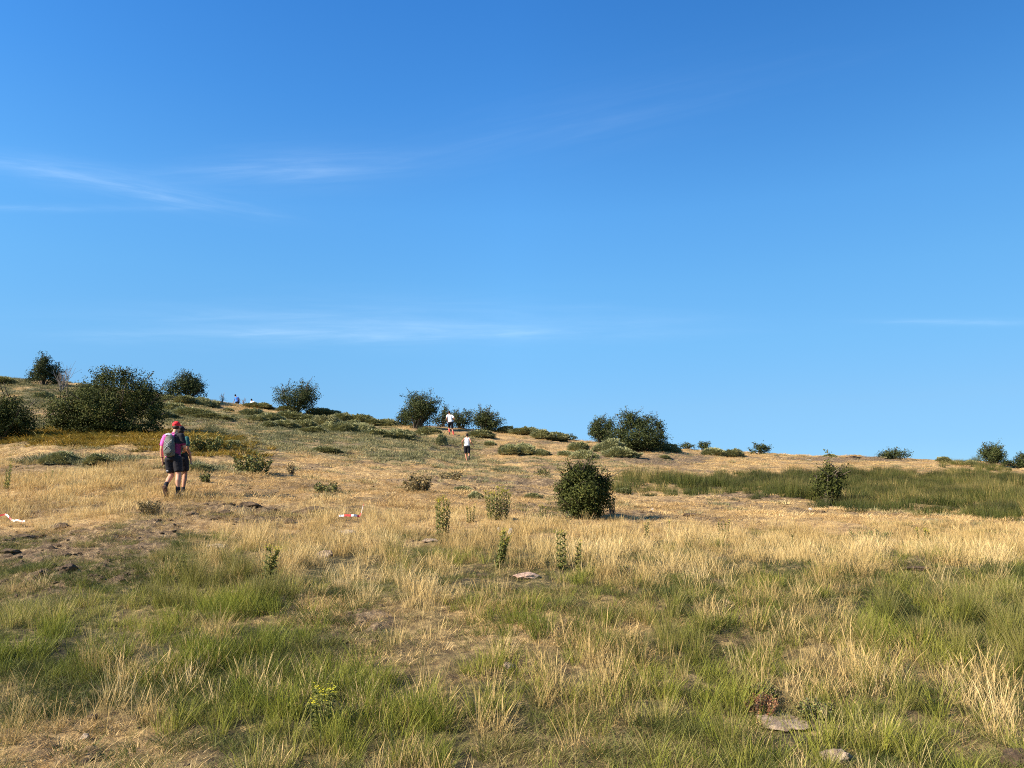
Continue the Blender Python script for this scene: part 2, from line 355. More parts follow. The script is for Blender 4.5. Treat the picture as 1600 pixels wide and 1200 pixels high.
n_big = noise(t, .35, 4, .6, stretch=(1, 2.5, 1)); straw = mixc(t, math_n(t, 'MULTIPLY', ramp(t, n_big, [(.50, (0, 0, 0)), (.62, (1, 1, 1))]), .5), straw, (.24, .15, .07))
green = ramp(t, n_f, [(.38, (.03, .025, .012)), (.52, (.10, .085, .034)), (.66, (.34, .245, .10))])
soilc = ramp(t, n_f, [(.3, (.055, .038, .022)), (.5, (.16, .11, .06)), (.66, (.36, .26, .14))])
heath = ramp(t, n_f, [(.3, (.07, .075, .04)), (.5, (.13, .13, .065)), (.7, (.30, .22, .10))])
c = mixc(t, math_n(t, 'MULTIPLY', attr(t, 'gold'), 1.0), green, straw)
c = mixc(t, math_n(t, 'MULTIPLY', attr(t, 'dry'), .8), c, straw)
c = mixc(t, math_n(t, 'MULTIPLY', attr(t, 'heathw'), .9), c, heath)
c = mixc(t, math_n(t, 'MULTIPLY', attr(t, 'rushw'), .9), c, ramp(t, n_f, [(.35, (.06, .05, .02)), (.55, (.12, .10, .04)), (.72, (.34, .24, .10))]))
sf = math_n(t, 'ADD', attr(t, 'soilw'), math_n(t, 'MULTIPLY', math_n(t, 'SUBTRACT', n_m, .5), .5))
c = mixc(t, math_n(t, 'MULTIPLY', math_n(t, 'SUBTRACT', sf, .12, clamp=True), 1.8, clamp=True), c, soilc)
t.links.new(c, b.inputs['Base Color'])
bump(t, b, math_n(t, 'ADD', n_g, math_n(t, 'MULTIPLY', n_f, 1.5)), .9, .035)
ground = mesh_np('ground', V, Q, None, gm, True, dict(gold=zn['gold'], dry=zn['dry_short'], heathw=np.clip(zn['heath'] + zn['bracken'] * .4, 0, 1), rushw=np.clip(zn['rush'] + .5 * zn['rush_near'], 0, 1), soilw=zn['soil']))
tag(ground, 'rough upland pasture of dry grass and bare soil rising to the ridge', 'ground', kind='structure')

# ------------------------------------------------------------------ grass prototypes (small tufts, instanced as uncountable stuff)
def blades(n, R, h0, h1, w, lean, curl, seed, droop=.25, seg=4, bias=(0, 0), hp=1.0, sd_heads=0.0, clump=0):
    r = np.random.RandomState(seed)
    a = r.rand(n) * 6.283; d = np.sqrt(r.rand(n)) * R
    bx, by = np.cos(a) * d, np.sin(a) * d
    h = h0 + (h1 - h0) * r.rand(n) ** hp
    la = np.where(r.rand(n) < .5, a, r.rand(n) * 6.283); L = lean * (.25 + r.rand(n)); C = curl * r.rand(n)
    lx, ly = np.cos(la) * L + bias[0], np.sin(la) * L + bias[1]; cx, cy = np.cos(la) * C, np.sin(la) * C
    sa = r.rand(n) * 3.1416; sx, sy = np.cos(sa) * w, np.sin(sa) * w; ww = .6 + .8 * r.rand(n); rn = r.rand(n)
    Vs = []; A = []; Hh = []
    for k in range(seg + 1):
        tt = k / seg; px = bx + (lx * tt + cx * tt * tt) * h; py = by + (ly * tt + cy * tt * tt) * h; pz = h * (tt - droop * tt * tt * (L + C))
        wk = (1 - tt ** 1.5 * .9) * ww * .5
        if k == seg: wk = wk * .1
        if sd_heads: wk = np.where(rn < sd_heads, (.45 if k < seg - 1 else (1.15 if k == seg - 1 else .3)) * ww * .6, wk)
        Vs.append(np.stack([px - sx * wk, py - sy * wk, pz], 1)); Vs.append(np.stack([px + sx * wk, py + sy * wk, pz], 1))
        A += [rn, rn]; Hh += [np.full(n, tt)] * 2
    M = 2 * (seg + 1); Vv = np.stack(Vs, 1).reshape(-1, 3); base = np.arange(n)[:, None] * M
    Fq = np.concatenate([base + np.array([2*k, 2*k+1, 2*k+3, 2*k+2]) for k in range(seg)])
    return Vv, Fq, np.stack(A, 1).ravel(), np.stack(Hh, 1).ravel()
def proto_coll(name, mats_args):
    c = bpy.data.collections.new(name)
    for i, (mat, args) in enumerate(mats_args):
        Vv, Fq, A, Hh = blades(**args); Vv[:, 2] -= .02
        o = mesh_np(f'{name}_{i:02d}', Vv, Fq, None, mat, False, dict(rnd=A, hh=Hh), link=False); c.objects.link(o)
    return c
def scatter(name, coll, nvar, dens, ymin, ymax, wkey, scale=(.8, 1.2), yscale=None, label='', cat='grass', seed=1, thr=.04, power=1.0, tilt=.12, smin=-1.12, smax=1.12, keep=None, tn=(.9, 1.9), wmap=None, hz=None):
    """dens(y) tufts per square metre where the zone weight is one"""
    r = np.random.RandomState(seed)
    yb = np.exp(np.linspace(math.log(ymin), math.log(ymax), 200)); mid = (yb[1:] + yb[:-1]) / 2
    num = dens(mid) * mid * (smax - smin) * np.diff(yb); tot = int(num.sum()); cdf = np.cumsum(num) / num.sum()
    k = np.searchsorted(cdf, r.rand(tot)); y = yb[k] + r.rand(tot) * (yb[k + 1] - yb[k]); s = smin + r.rand(tot) * (smax - smin); x = s * y
    z_ = zones(x, y); w = z_[wkey] ** power if wmap is None else wmap(z_, x, y)
    ok = (r.rand(tot) < w) & (w > thr)
    if keep is not None: ok &= keep(x, y)
    x, y, w = x[ok], y[ok], w[ok]; n = len(x); z = height(x, y)
    me = bpy.data.meshes.new(name); me.vertices.add(n); me.vertices.foreach_set('co', np.stack([x, y, z], 1).astype(np.float32).ravel())
    rot = np.stack([(r.rand(n) - .5) * 2 * tilt, (r.rand(n) - .5) * 2 * tilt, r.rand(n) * 6.283 if nvar > 0 else 0 * x], 1)
    sc = scale[0] + (scale[1] - scale[0]) * r.rand(n); sc = sc * (.7 + .3 * w)
    if yscale: sc = sc * yscale(y)
    sz = sc * (hz(x, y) if hz else 1)
    ti = np.clip(.5 + (fbm(x * tn[0], y * tn[0], seed + 90) - .5) * tn[1] + (r.rand(n) - .5) * .55, 0, 1)
    for nm, typ, dat in (('rot', 'FLOAT_VECTOR', rot), ('scl', 'FLOAT_VECTOR', np.stack([sc, sc, sz], 1)), ('tint', 'FLOAT', ti), ('variant', 'INT', r.randint(0, abs(nvar), n))):
        a = me.attributes.new(nm, typ, 'POINT'); a.data.foreach_set('vector' if typ == 'FLOAT_VECTOR' else 'value', np.ascontiguousarray(dat.astype(np.int32 if typ == 'INT' else np.float32)).ravel())
    o = bpy.data.objects.new(name, me); COL.objects.link(o)
    g = bpy.data.node_groups.new(name + '_scatter', 'GeometryNodeTree')
    g.interface.new_socket('Geometry', in_out='INPUT', socket_type='NodeSocketGeometry'); g.interface.new_socket('Geometry', in_out='OUTPUT', socket_type='NodeSocketGeometry')
    gi = g.nodes.new('NodeGroupInput'); go = g.nodes.new('NodeGroupOutput'); ip = g.nodes.new('GeometryNodeInstanceOnPoints')
    ci = g.nodes.new('GeometryNodeCollectionInfo'); ci.inputs['Collection'].default_value = coll; ci.inputs['Separate Children'].default_value = True; ci.inputs['Reset Children'].default_value = True
    def na(nm, dt):
        q = g.nodes.new('GeometryNodeInputNamedAttribute'); q.data_type = dt; q.inputs['Name'].default_value = nm; return [s_ for s_ in q.outputs if s_.enabled and s_.name == 'Attribute'][0]
    g.links.new(gi.outputs[0], ip.inputs['Points']); g.links.new(ci.outputs[0], ip.inputs['Instance']); ip.inputs['Pick Instance'].default_value = True
    g.links.new(na('variant', 'INT'), ip.inputs['Instance Index']); g.links.new(na('rot', 'FLOAT_VECTOR'), ip.inputs['Rotation']); g.links.new(na('scl', 'FLOAT_VECTOR'), ip.inputs['Scale'])
    g.links.new(ip.outputs[0], go.inputs[0])
    md = o.modifiers.new('scatter', 'NODES'); md.node_group = g
    tag(o, label, cat, kind='stuff'); print('SCATTER', name, n)
    return o
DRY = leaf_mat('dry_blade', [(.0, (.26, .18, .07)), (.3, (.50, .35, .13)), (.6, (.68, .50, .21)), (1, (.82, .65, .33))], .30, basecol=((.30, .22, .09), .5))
DRYS = leaf_mat('dry_turf_blade', [(.0, (.20, .125, .05)), (.3, (.45, .30, .125)), (.65, (.67, .47, .20)), (1, (.82, .63, .32))], .25)
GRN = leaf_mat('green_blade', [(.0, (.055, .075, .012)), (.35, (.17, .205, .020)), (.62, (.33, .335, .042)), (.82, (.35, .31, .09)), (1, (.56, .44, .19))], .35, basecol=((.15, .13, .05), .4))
GRS = leaf_mat('turf_green_blade', [(.0, (.035, .048, .014)), (.4, (.095, .115, .026)), (.65, (.19, .19, .05)), (.85, (.31, .25, .10)), (1, (.46, .34, .16))], .3)
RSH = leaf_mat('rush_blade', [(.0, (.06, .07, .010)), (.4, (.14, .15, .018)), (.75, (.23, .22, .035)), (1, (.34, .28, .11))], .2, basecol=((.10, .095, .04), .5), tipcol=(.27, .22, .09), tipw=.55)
RSHF = leaf_mat('rush_bed_blade', [(.0, (.018, .025, .005)), (.38, (.038, .050, .009)), (.66, (.072, .084, .015)), (.88, (.17, .145, .038)), (1, (.48, .35, .14))], .15, tipcol=(.16, .12, .045), tipw=.75)
HTH = leaf_mat('heath_sprig', [(.0, (.10, .105, .05)), (.4, (.19, .19, .09)), (.7, (.29, .26, .12)), (1, (.50, .37, .18))], .1)
BRK = leaf_mat('bracken_frond', [(.0, (.07, .08, .02)), (.3, (.17, .14, .025)), (.55, (.31, .215, .035)), (.8, (.43, .28, .05)), (1, (.20, .20, .06))], .2)
THA = leaf_mat('thatch', [(.0, (.13, .085, .045)), (.5, (.27, .19, .10)), (1, (.46, .35, .19))], .15)
P = lambda n, R, h0, h1, w, lean, curl, seed, **k: dict(n=n, R=R, h0=h0, h1=h1, w=w, lean=lean, curl=curl, seed=seed, **k)
cDT = proto_coll('proto_tall_dry', [(DRY, P(44, .13, .10, .38, .0044, .34, .35, 10 + i, hp=.9, sd_heads=.22, bias=(.05 * (i % 2), 0))) for i in range(5)])
cDTf = proto_coll('proto_tall_dry_patch', [(DRY, P(150, .42, .10, .36, .009, .30, .3, 20 + i, seg=3, sd_heads=.25)) for i in range(4)])
cDS = proto_coll('proto_short_dry', [(DRYS, P(60, .16, .02, .13, .0048, .9, .9, 30 + i, seg=3)) for i in range(5)])
cDSf = proto_coll('proto_short_dry_patch', [(DRYS, P(120, .50, .03, .14, .013, .8, .8, 40 + i, seg=2)) for i in range(4)])
cGS = proto_coll('proto_short_green', [(GRS, P(80, .15, .03, .15, .0045, .7, .9, 50 + i, seg=3)) for i in range(5)])
cGT = proto_coll('proto_tall_green', [(GRN, P(60, .10, .08, .35, .0048, .36, .5, 60 + i, hp=.8)) for i in range(5)])
cRN = proto_coll('proto_rush', [(RSH, P(130, .09, .22, .52, .0040, .45, .15, 70 + i, hp=.6)) for i in range(4)])
cRF = proto_coll('proto_rush_patch', [(RSHF, P(150, .40, .28, .72, .013, .28, .2, 80 + i, seg=3, hp=.7)) for i in range(4)])
cHE = proto_coll('proto_heath', [(HTH, P(130, .32, .05, .22, .016, .8, .2, 90 + i, seg=2, droop=.5)) for i in range(4)])
cBR = proto_coll('proto_bracken', [(BRK, P(110, .38, .14, .46, .035, .9, .8, 100 + i, seg=4, droop=.5)) for i in range(3)])
cTH = proto_coll('proto_thatch', [(THA, P(50, .18, .02, .07, .0045, 3.5, 1.0, 110 + i, seg=3, droop=.24)) for i in range(4)])

one = lambda y: 1.0 + 0 * y
scatter('dry_tall_grass', cDT, 5, lambda y: 32 * np.minimum(1, (11 / y) ** .6), 4.0, 22, 'dry_tall', (.75, 1.25), None, 'tall straw coloured grass with seed heads standing over the near slope', seed=1)
scatter('dry_meadow_grass', cDTf, 4, lambda y: 6.5 * one(y), 16, 72, 'dry_tall', (.7, 1.1), None, 'golden dry grass standing in the field around the two walkers', seed=2)
scatter('dry_turf', cDS, 5, lambda y: 30 * np.minimum(1, (10 / y) ** .7), 4.0, 24, 'dry_short', (.7, 1.3), None, 'short bleached turf between the green tufts', seed=3)
scatter('dry_hill_turf', cDSf, 4, lambda y: 5.0 * one(y), 18, 88, 'dry_short', (.6, 1.2), None, 'short golden turf covering the hillside up to the ridge', seed=4, wmap=lambda z, x, y: z['dry_short'] * (1 - .85 * z['soil']) * (.3 + .8 * sst(.40, .58, fbm(x * .7, y * .7, 77))))
scatter('green_turf', cGS, 5, lambda y: 80 * np.minimum(1, (9 / y) ** .8), 4.0, 34, 'green_short', (.7, 1.3), None, 'low dark green turf of the near slope', seed=5)
scatter('green_tall_grass', cGT, 5, lambda y: 46 * np.minimum(1, (9 / y) ** .6), 4.0, 18, 'green_tall', (.7, 1.25), None, 'fresh green long grass in the lower left and front', seed=6)
scatter('near_rushes', cRN, 4, lambda y: 9 * one(y), 4.0, 20, 'rush_near', (.7, 1.15), None, 'stiff dark green rush tussocks in the near grass', 'rushes', seed=7)
scatter('rush_bed', cRF, 4, lambda y: 5.5 * one(y), 18, 72, 'rush', (.45, 1.05), None, 'olive green rush bed running across the right side of the hill', 'rushes', seed=8, hz=lambda x, y: .15 + 1.7 * fbm(x * .8, y * .6, 62), tn=(.35, 2.6))
scatter('heath_cover', cHE, 4, lambda y: 7.0 * one(y), 18, 80, 'heath', (.6, 1.3), None, 'grey green low heath covering the left hillside', 'heath', seed=9)
scatter('bracken_bed', cBR, 3, lambda y: 5.5 * one(y), 20, 60, 'bracken', (.7, 1.2), None, 'yellow brown bracken growing below the big hawthorn', 'bracken', seed=10)
scatter('dead_thatch', cTH, 4, lambda y: 16 * np.minimum(1, (9 / y) ** .9), 4.0, 24, 'soil', (.8, 1.7), None, 'flattened dead stalks lying on the bare soil', 'dead grass', seed=11, wmap=lambda z, x, y: np.clip(.35 + z['soil'] * .6, 0, 1))

# ------------------------------------------------------------------ generic shape helpers
def tube_np(pts, r0, r1, seg=6):
    """tapered tube through points -> verts, quads"""
    pts = [Vector(p) for p in pts]; Vv = []; n = len(pts)
    for i, p in enumerate(pts):
        d = (pts[min(i+1, n-1)] - pts[max(i-1, 0)]).normalized(); a = d.orthogonal().normalized(); b_ = d.cross(a)
        r = r0 + (r1 - r0) * i / (n - 1)
        for k in range(seg):
            an = 6.2832 * k / seg; Vv.append(p + (a * math.cos(an) + b_ * math.sin(an)) * r)
    Fq = [[i*seg + k, i*seg + (k+1) % seg, (i+1)*seg + (k+1) % seg, (i+1)*seg + k] for i in range(n-1) for k in range(seg)]
    return np.array([list(v) for v in Vv]), np.array(Fq)
def merge(lst):
    off = 0; Vs = []; Fs = []
    for V_, F_ in lst: Vs.append(V_); Fs.append(np.asarray(F_) + off); off += len(V_)
    return np.concatenate(Vs), np.concatenate(Fs)
def leaf_quads(r, C, Nn, ln, wd, spread=.8):
    """diamond leaves at centres C, facing roughly Nn"""
    n = len(C); nr = Nn + (r.rand(n, 3) - .5) * 2 * spread; nr /= np.linalg.norm(nr, axis=1)[:, None] + 1e-9
    a = np.cross(nr, r.randn(n, 3)); a /= np.linalg.norm(a, axis=1)[:, None] + 1e-9; b_ = np.cross(nr, a)
    l = (ln * (.6 + .8 * r.rand(n)))[:, None] * .5; w = (wd * (.6 + .8 * r.rand(n)))[:, None] * .5
    Vv = np.stack([C - a * l, C + b_ * w - a * l * .1, C + a * l, C - b_ * w - a * l * .1], 1).reshape(-1, 3)
    return Vv, np.arange(4 * n).reshape(n, 4)
BIG = [(.0, -.1, .12, .28, .13), (.22, -.1, .12, .20, .13), (-.24, -.1, .12, .20, .13), (.02, 0, .62, .22, .34), (.20, .05, .60, .20, .34), (-.12, .05, .60, .19, .33), (.33, 0, .38, .16, .32), (-.32, .0, .34, .17, .30), (.02, -.22, .34, .22, .30), (.20, -.20, .32, .18, .28), (-.18, -.2, .32, .20, .28), (.12, .2, .5, .2, .3),
       (.40, -.05, .20, .10, .18), (-.38, -.05, .20, .09, .16), (.28, .0, .62, .12, .20), (.10, .0, .80, .13, .18), (-.05, .0, .80, .11, .17), (-.22, .1, .52, .14, .22)]
DOME = [(.0, 0, .16, .28, .16), (.20, 0, .18, .20, .16), (-.2, 0, .18, .20, .16), (0, 0, .60, .26, .36), (.20, 0, .52, .22, .36), (-.20, 0, .50, .22, .34), (.34, 0, .38, .14, .28), (-.34, 0, .34, .14, .28), (0, -.25, .34, .24, .32), (.12, .15, .72, .18, .24), (-.10, -.05, .76, .16, .20), (.24, -.15, .26, .18, .24), (-.24, -.15, .26, .18, .24), (.30, .05, .62, .12, .18)]
ROUND = [(0, 0, .52, .36, .42), (.20, 0, .60, .24, .30), (-.20, 0, .60, .24, .30), (.04, 0, .78, .22, .20), (.28, 0, .40, .20, .28), (-.28, 0, .40, .20, .28), (0, -.25, .42, .26, .34), (.08, 0, .16, .26, .15), (-.10, 0, .16, .26, .15), (-.14, .0, .76, .16, .20), (.0, -.15, .66, .24, .26)]
BARK = simple('bark', (.11, .085, .065), .95, .35, 20, .4)
BUSH = leaf_mat('hawthorn_leaf', [(.0, (.017, .022, .005)), (.45, (.040, .050, .010)), (.8, (.084, .094, .018)), (.96, (.13, .125, .032)), (1, (.18, .12, .05))], .12, rough=.8, inst=False)
BUSHF = leaf_mat('ridge_hawthorn_leaf', [(.0, (.016, .024, .007)), (.5, (.040, .053, .015)), (.9, (.086, .098, .030)), (1, (.12, .09, .04))], .12, rough=.8, inst=False)
BROOM = leaf_mat('broom_sprig', [(.0, (.085, .092, .040)), (.4, (.225, .23, .105)), (.8, (.36, .355, .17)), (1, (.46, .41, .21))], .08, inst=False)
BROOMP = leaf_mat('pale_broom_sprig', [(.0, (.15, .15, .07)), (.5, (.28, .27, .13)), (1, (.42, .38, .2))], .08, inst=False)

def bush(name, label, u, base, w, h, leaf, n, seed, lobes=9, sprig=14, mat=BUSH, v=None, y=None, cat='bush', group=None, open_=.0, lean=0.0, trunk_h=.12, preset=None):
    """a thorn bush: stems and twigs, and a crown of separate small leaves gathered in uneven lobes"""
    r = np.random.RandomState(seed); p = at(u, v=v, y=y); root = empty(name, p, 0); tag(root, label, cat, group)
    Lc = []; 
    for i in range(lobes):
        for _ in range(60):
            q = np.array([r.uniform(-1, 1), r.uniform(-1, 1), r.uniform(0, 1)])
            if q[0] ** 2 + q[1] ** 2 + (q[2] * 1.05) ** 2 < .80 and q[0] ** 2 + q[1] ** 2 + q[2] ** 2 > .12: break
        rr = r.uniform(.26, .42) * (1.1 - .35 * q[2])
        Lc.append((q[0] * w * .40 + lean * q[2] * w, q[1] * w * .38, (trunk_h + q[2] * .72 * (1 - trunk_h)) * h + h * .08, rr * w * .62, rr * h * .80))
    Lc.append((lean * .4 * w, 0, h * .42, w * .30, h * .36))
    if preset: Lc = [(a * w, b_ * w, c_ * h, d_ * w, e_ * h) for a, b_, c_, d_, e_ in preset]
    Cs = []; Ns = []; Rn = []
    wt = np.array([l[3] ** 2 for l in Lc]); wt = wt / wt.sum()
    for (lx, ly, lz, lr, lh), ww in zip(Lc, wt):
        m = int(n * ww); d = r.randn(m, 3); d /= np.linalg.norm(d, axis=1)[:, None]
        # clumpy twigs: directions gather round random sub-clumps and gaps open between them
        k = 26; cdir = r.randn(k, 3); cdir /= np.linalg.norm(cdir, axis=1)[:, None]; pick = r.randint(0, k, m)
        cr = r.uniform(.58, 1.30, k); cshade = r.rand(k)
        d = cdir[pick] + r.randn(m, 3) * .25; nl = np.linalg.norm(d, axis=1); d = d / nl[:, None]
        rad_ = (r.rand(m) ** .45) * cr[pick] * (1 - .25 * np.abs(nl - 1))
        c_ = np.array([lx, ly, lz]) + d * np.stack([lr * rad_, lr * rad_, lh * rad_], 1)
        Cs.append(c_); Ns.append(d); Rn.append(np.clip(.10 + .40 * cshade[pick] + .5 * r.rand(m) ** 1.3 , 0, 1))
    tw = []
    for (lx, ly, lz, lr, lh) in Lc[:]:
        st = [(lx * .12 + r.uniform(-.05, .05) * w, ly * .1, -.12), (lx * .45, ly * .4, lz * .4), (lx * .9, ly * .9, lz * .85), (lx * 1.2, ly * 1.2, lz + lh * .6)]
        tw.append(tube_np(st, .028 * h ** .7 + .008, .006 * h ** .7, 5))
    for i in range(sprig):
        lx, ly, lz, lr, lh = Lc[r.randint(0, len(Lc))]
        az = r.rand() * 6.283; el = r.uniform(.15, 1.4); d = np.array([math.cos(az) * math.cos(el), math.sin(az) * math.cos(el), math.sin(el)])
        p0 = np.array([lx, ly, lz]) + d * np.array([lr, lr, lh]) * .7; L = r.uniform(.06, .18 if h > 2 or lobes < 9 else .30) * h; bend = np.array([r.uniform(-.3, .3), r.uniform(-.3, .3), r.uniform(-.1, .35)])
        pts = [p0 + d * L * f + bend * L * f * f for f in (0, .35, .7, 1.0)]; tw.append(tube_np(pts, .010 * h ** .5, .003 * h ** .5 + .002, 4))
        m = int(10 + 22 * r.rand()) if r.rand() > open_ else 4
        f = r.rand(m); cc = np.array([p0 + d * L * q + bend * L * q * q for q in f]) + r.randn(m, 3) * leaf * .8
        Cs.append(cc); Ns.append(r.randn(m, 3)); Rn.append(.3 + .5 * r.rand(m))
    C = np.concatenate(Cs); Nn = np.concatenate(Ns); Rn = np.concatenate(Rn)
    lo, hi = np.percentile(C[:, 0], 1.5), np.percentile(C[:, 0], 98.5); top = np.percentile(C[:, 2], 99); kx = w / (hi - lo); kz = h / top; cx_ = (lo + hi) / 2
    K = np.array([kx, kx, kz]); C = (C - [cx_, 0, 0]) * K; tw = [((a_ - [cx_, 0, 0]) * K, b_) for a_, b_ in tw]
    # the skirt of the crown is filled down to the grass on bushes
    if trunk_h < .14:
        m = int(len(C) * .06); a_ = r.rand(m) * 6.283; q_ = r.rand(m) ** .5 * .34; Cx = np.stack([np.cos(a_) * q_ * w + lean * 0, np.sin(a_) * q_ * w * .9, r.rand(m) * h * .35], 1)
        C = np.concatenate([C, Cx]); Nn = np.concatenate([Nn, r.randn(m, 3)]); Rn = np.concatenate([Rn, r.rand(m) * .5])
    ok = (C[:, 2] > .01 * h); C, Nn, Rn = C[ok], Nn[ok], Rn[ok]
    Vv, Fq = leaf_quads(r, C, Nn * .6 + np.array([0, 0, .35]), leaf * 1.3, leaf * .85)
    mesh_np('crown', Vv, Fq, None, mat, False, dict(rnd=np.repeat(Rn, 4)), parent=root)
    Vt, Ft = merge(tw); mesh_np('trunk', Vt, Ft, None, BARK, True, parent=root)
    return root
def px(npx, y): return npx * y / F
def bushpx(name, label, u, v0, wpx, hpx, leaf, n, seed, y=None, v=None, **k):
    yy_ = y if y else at(u, v=v0).y
    return bush(name, label, u, 0, px(wpx, yy_), px(hpx, yy_), leaf, n, seed, y=yy_, **k)

# hawthorns: label, column, base row, width and height as seen, leaf, count
bushpx('hawthorn_bush', 'huge dark round hawthorn, the biggest bush, above the yellow bracken left', 166, 672, 160, 104, .060, 52000, 2, y=36.5, preset=BIG, sprig=44, open_=.2)
bushpx('hawthorn_bush', 'dark hawthorn cut off by the left edge beside the bracken', -2, 696, 98, 66, .055, 22000, 3, y=33, lobes=10, sprig=14)
bushpx('hawthorn_tree', 'small upright hawthorn on the skyline behind the biggest bush, far left', 66, 600, 46, 48, 00.079, 10944, 4, y=64, lobes=9, sprig=24, mat=BUSHF, trunk_h=.15)
bushpx('hawthorn_tree', 'rounded hawthorn on the skyline left of the person in blue', 290, 626, 56, 44, 00.079, 12768, 5, y=64, lobes=10, sprig=14, mat=BUSHF, trunk_h=.12)
bushpx('hawthorn_tree', 'ragged lone hawthorn on the skyline above the broom mounds', 463, 646, 58, 50, 00.079, 10944, 16, y=66, lobes=10, sprig=26, mat=BUSHF, trunk_h=.15, lean=.06)
bushpx('hawthorn_tree', 'tall ragged hawthorn on the ridge just left of the runners', 657, 673, 50, 56, 00.079, 12768, 7, y=62, lobes=11, sprig=26, mat=BUSHF, lean=.03)
bushpx('hawthorn_bush', 'low dark hawthorn leaning out left of the tall ridge hawthorn', 632, 664, 26, 28, 0.079, 2660, 8, y=66, lobes=6, sprig=8, mat=BUSHF)
bushpx('hawthorn_bush', 'low thin thorn bush right behind the upper runner in white', 722, 671, 38, 30, 0.079, 3230, 9, y=66, lobes=7, sprig=14, mat=BUSHF)
bushpx('hawthorn_bush', 'low thin thorn bush between tall ridge hawthorn and upper runner', 690, 671, 30, 34, 0.079, 2090, 109, y=66.5, lobes=6, sprig=18, mat=BUSHF, open_=.3)
bushpx('hawthorn_bush', 'spiky spreading hawthorn on the ridge right of both runners', 761, 674, 44, 36, 00.079, 7904, 10, y=65, lobes=9, sprig=28, mat=BUSHF)
bushpx('hawthorn_bush', 'smaller hawthorn standing against the big dome shaped ridge hawthorn', 941, 688, 38, 42, 00.079, 7600, 11, y=64, lobes=8, sprig=18, mat=BUSHF)
bushpx('hawthorn_tree', 'big dome shaped hawthorn on the middle of the ridge', 995, 699, 84, 60, .080, 24000, 12, y=58, preset=DOME, sprig=34, mat=BUSHF, trunk_h=.08)
bushpx('hawthorn_bush', 'dense dark round hawthorn standing alone in the dry field', 914, 811, 74, 82, .034, 26000, 33, preset=ROUND, sprig=50, open_=.2)
bushpx('hawthorn_bush', 'narrow dark hawthorn at the edge of the green rush bed', 1296, 787, 44, 66, .050, 5200, 14, lobes=9, sprig=22, lean=.05)
bushpx('hawthorn_bush', 'small twiggy thorn bush on the skyline right of the last broom mound', 1187, 707, 32, 19, 0.079, 1330, 15, y=66, lobes=6, sprig=16, mat=BUSHF)
bushpx('hawthorn_bush', 'low flat topped bush on the skyline above the rush bed', 1397, 716, 40, 19, 0.072, 3420, 17, y=66, lobes=7, sprig=6, mat=BUSHF)
bushpx('hawthorn_tree', 'lone round thorn tree on the right end of the skyline', 1551, 725, 40, 36, 00.072, 8816, 18, y=62, lobes=8, sprig=18, mat=BUSHF, trunk_h=.16)
bushpx('hawthorn_bush', 'dark bush cut off by the right edge of the skyline', 1606, 729, 34, 26, 0.072, 2850, 19, y=62, lobes=6, sprig=8, mat=BUSHF)
bushpx('hawthorn_bush', 'very low dark twiggy bush between broom mounds on the right ridge', 1101, 702, 18, 14, 0.079, 950, 20, y=65, lobes=4, sprig=10, mat=BUSHF)
bushpx('hawthorn_bush', 'sparse low twiggy bush right of the dome shaped ridge hawthorn', 1074, 699, 22, 12, 0.079, 494, 21, y=66, lobes=4, sprig=16, mat=BUSHF, open_=.4)
bushpx('hawthorn_bush', 'low leafy bush behind pale grass at the right skyline end', 1578, 729, 22, 12, 0.072, 950, 22, y=64, lobes=4, sprig=5, mat=BUSHF)
bushpx('hawthorn_bush', 'thin low sprigs on the skyline where the ridge dips before the dome hawthorn', 893, 691, 16, 10, 0.079, 304, 23, y=66, lobes=3, sprig=10, mat=BUSHF, open_=.5)
# leafless thorns
def bare(label, u, y, h, seed, n=16):
    r = np.random.RandomState(seed); root = empty('bare_shrub', at(u, y=y)); tag(root, label, 'shrub'); tw = []
    for i in range(n):
        az = r.rand() * 6.28; d = np.array([math.cos(az) * r.uniform(.1, .5), math.sin(az) * .3, 1]) * h * r.uniform(.6, 1); p0 = np.array([r.uniform(-.15, .15), 0, 0.])
        tw.append(tube_np([p0, p0 + d * .4 + r.randn(3) * .05, p0 + d * .75 + r.randn(3) * .06, p0 + d], .022, .008, 4))
        for k in range(3):
            q = p0 + d * r.uniform(.35, .8); tw.append(tube_np([q, q + (d * .25 + r.randn(3) * .15 * h), ], .010, .006, 3))
    Vt, Ft = merge(tw); mesh_np('twigs', Vt, Ft, None, GREYB, False, parent=root)
GREYB = simple('grey_twig', (.22, .19, .17), .95, .2, 20)
bare('grey leafless shrub between the far left skyline tree and the biggest bush', 95, 60, 2.0, 5, 18)
bare('tiny leafless shrub on the skyline just left of the person in blue', 348, 66, .9, 6, 9)
bare('short bare stalks on the skyline between the two far people', 379, 67, .6, 7, 6)

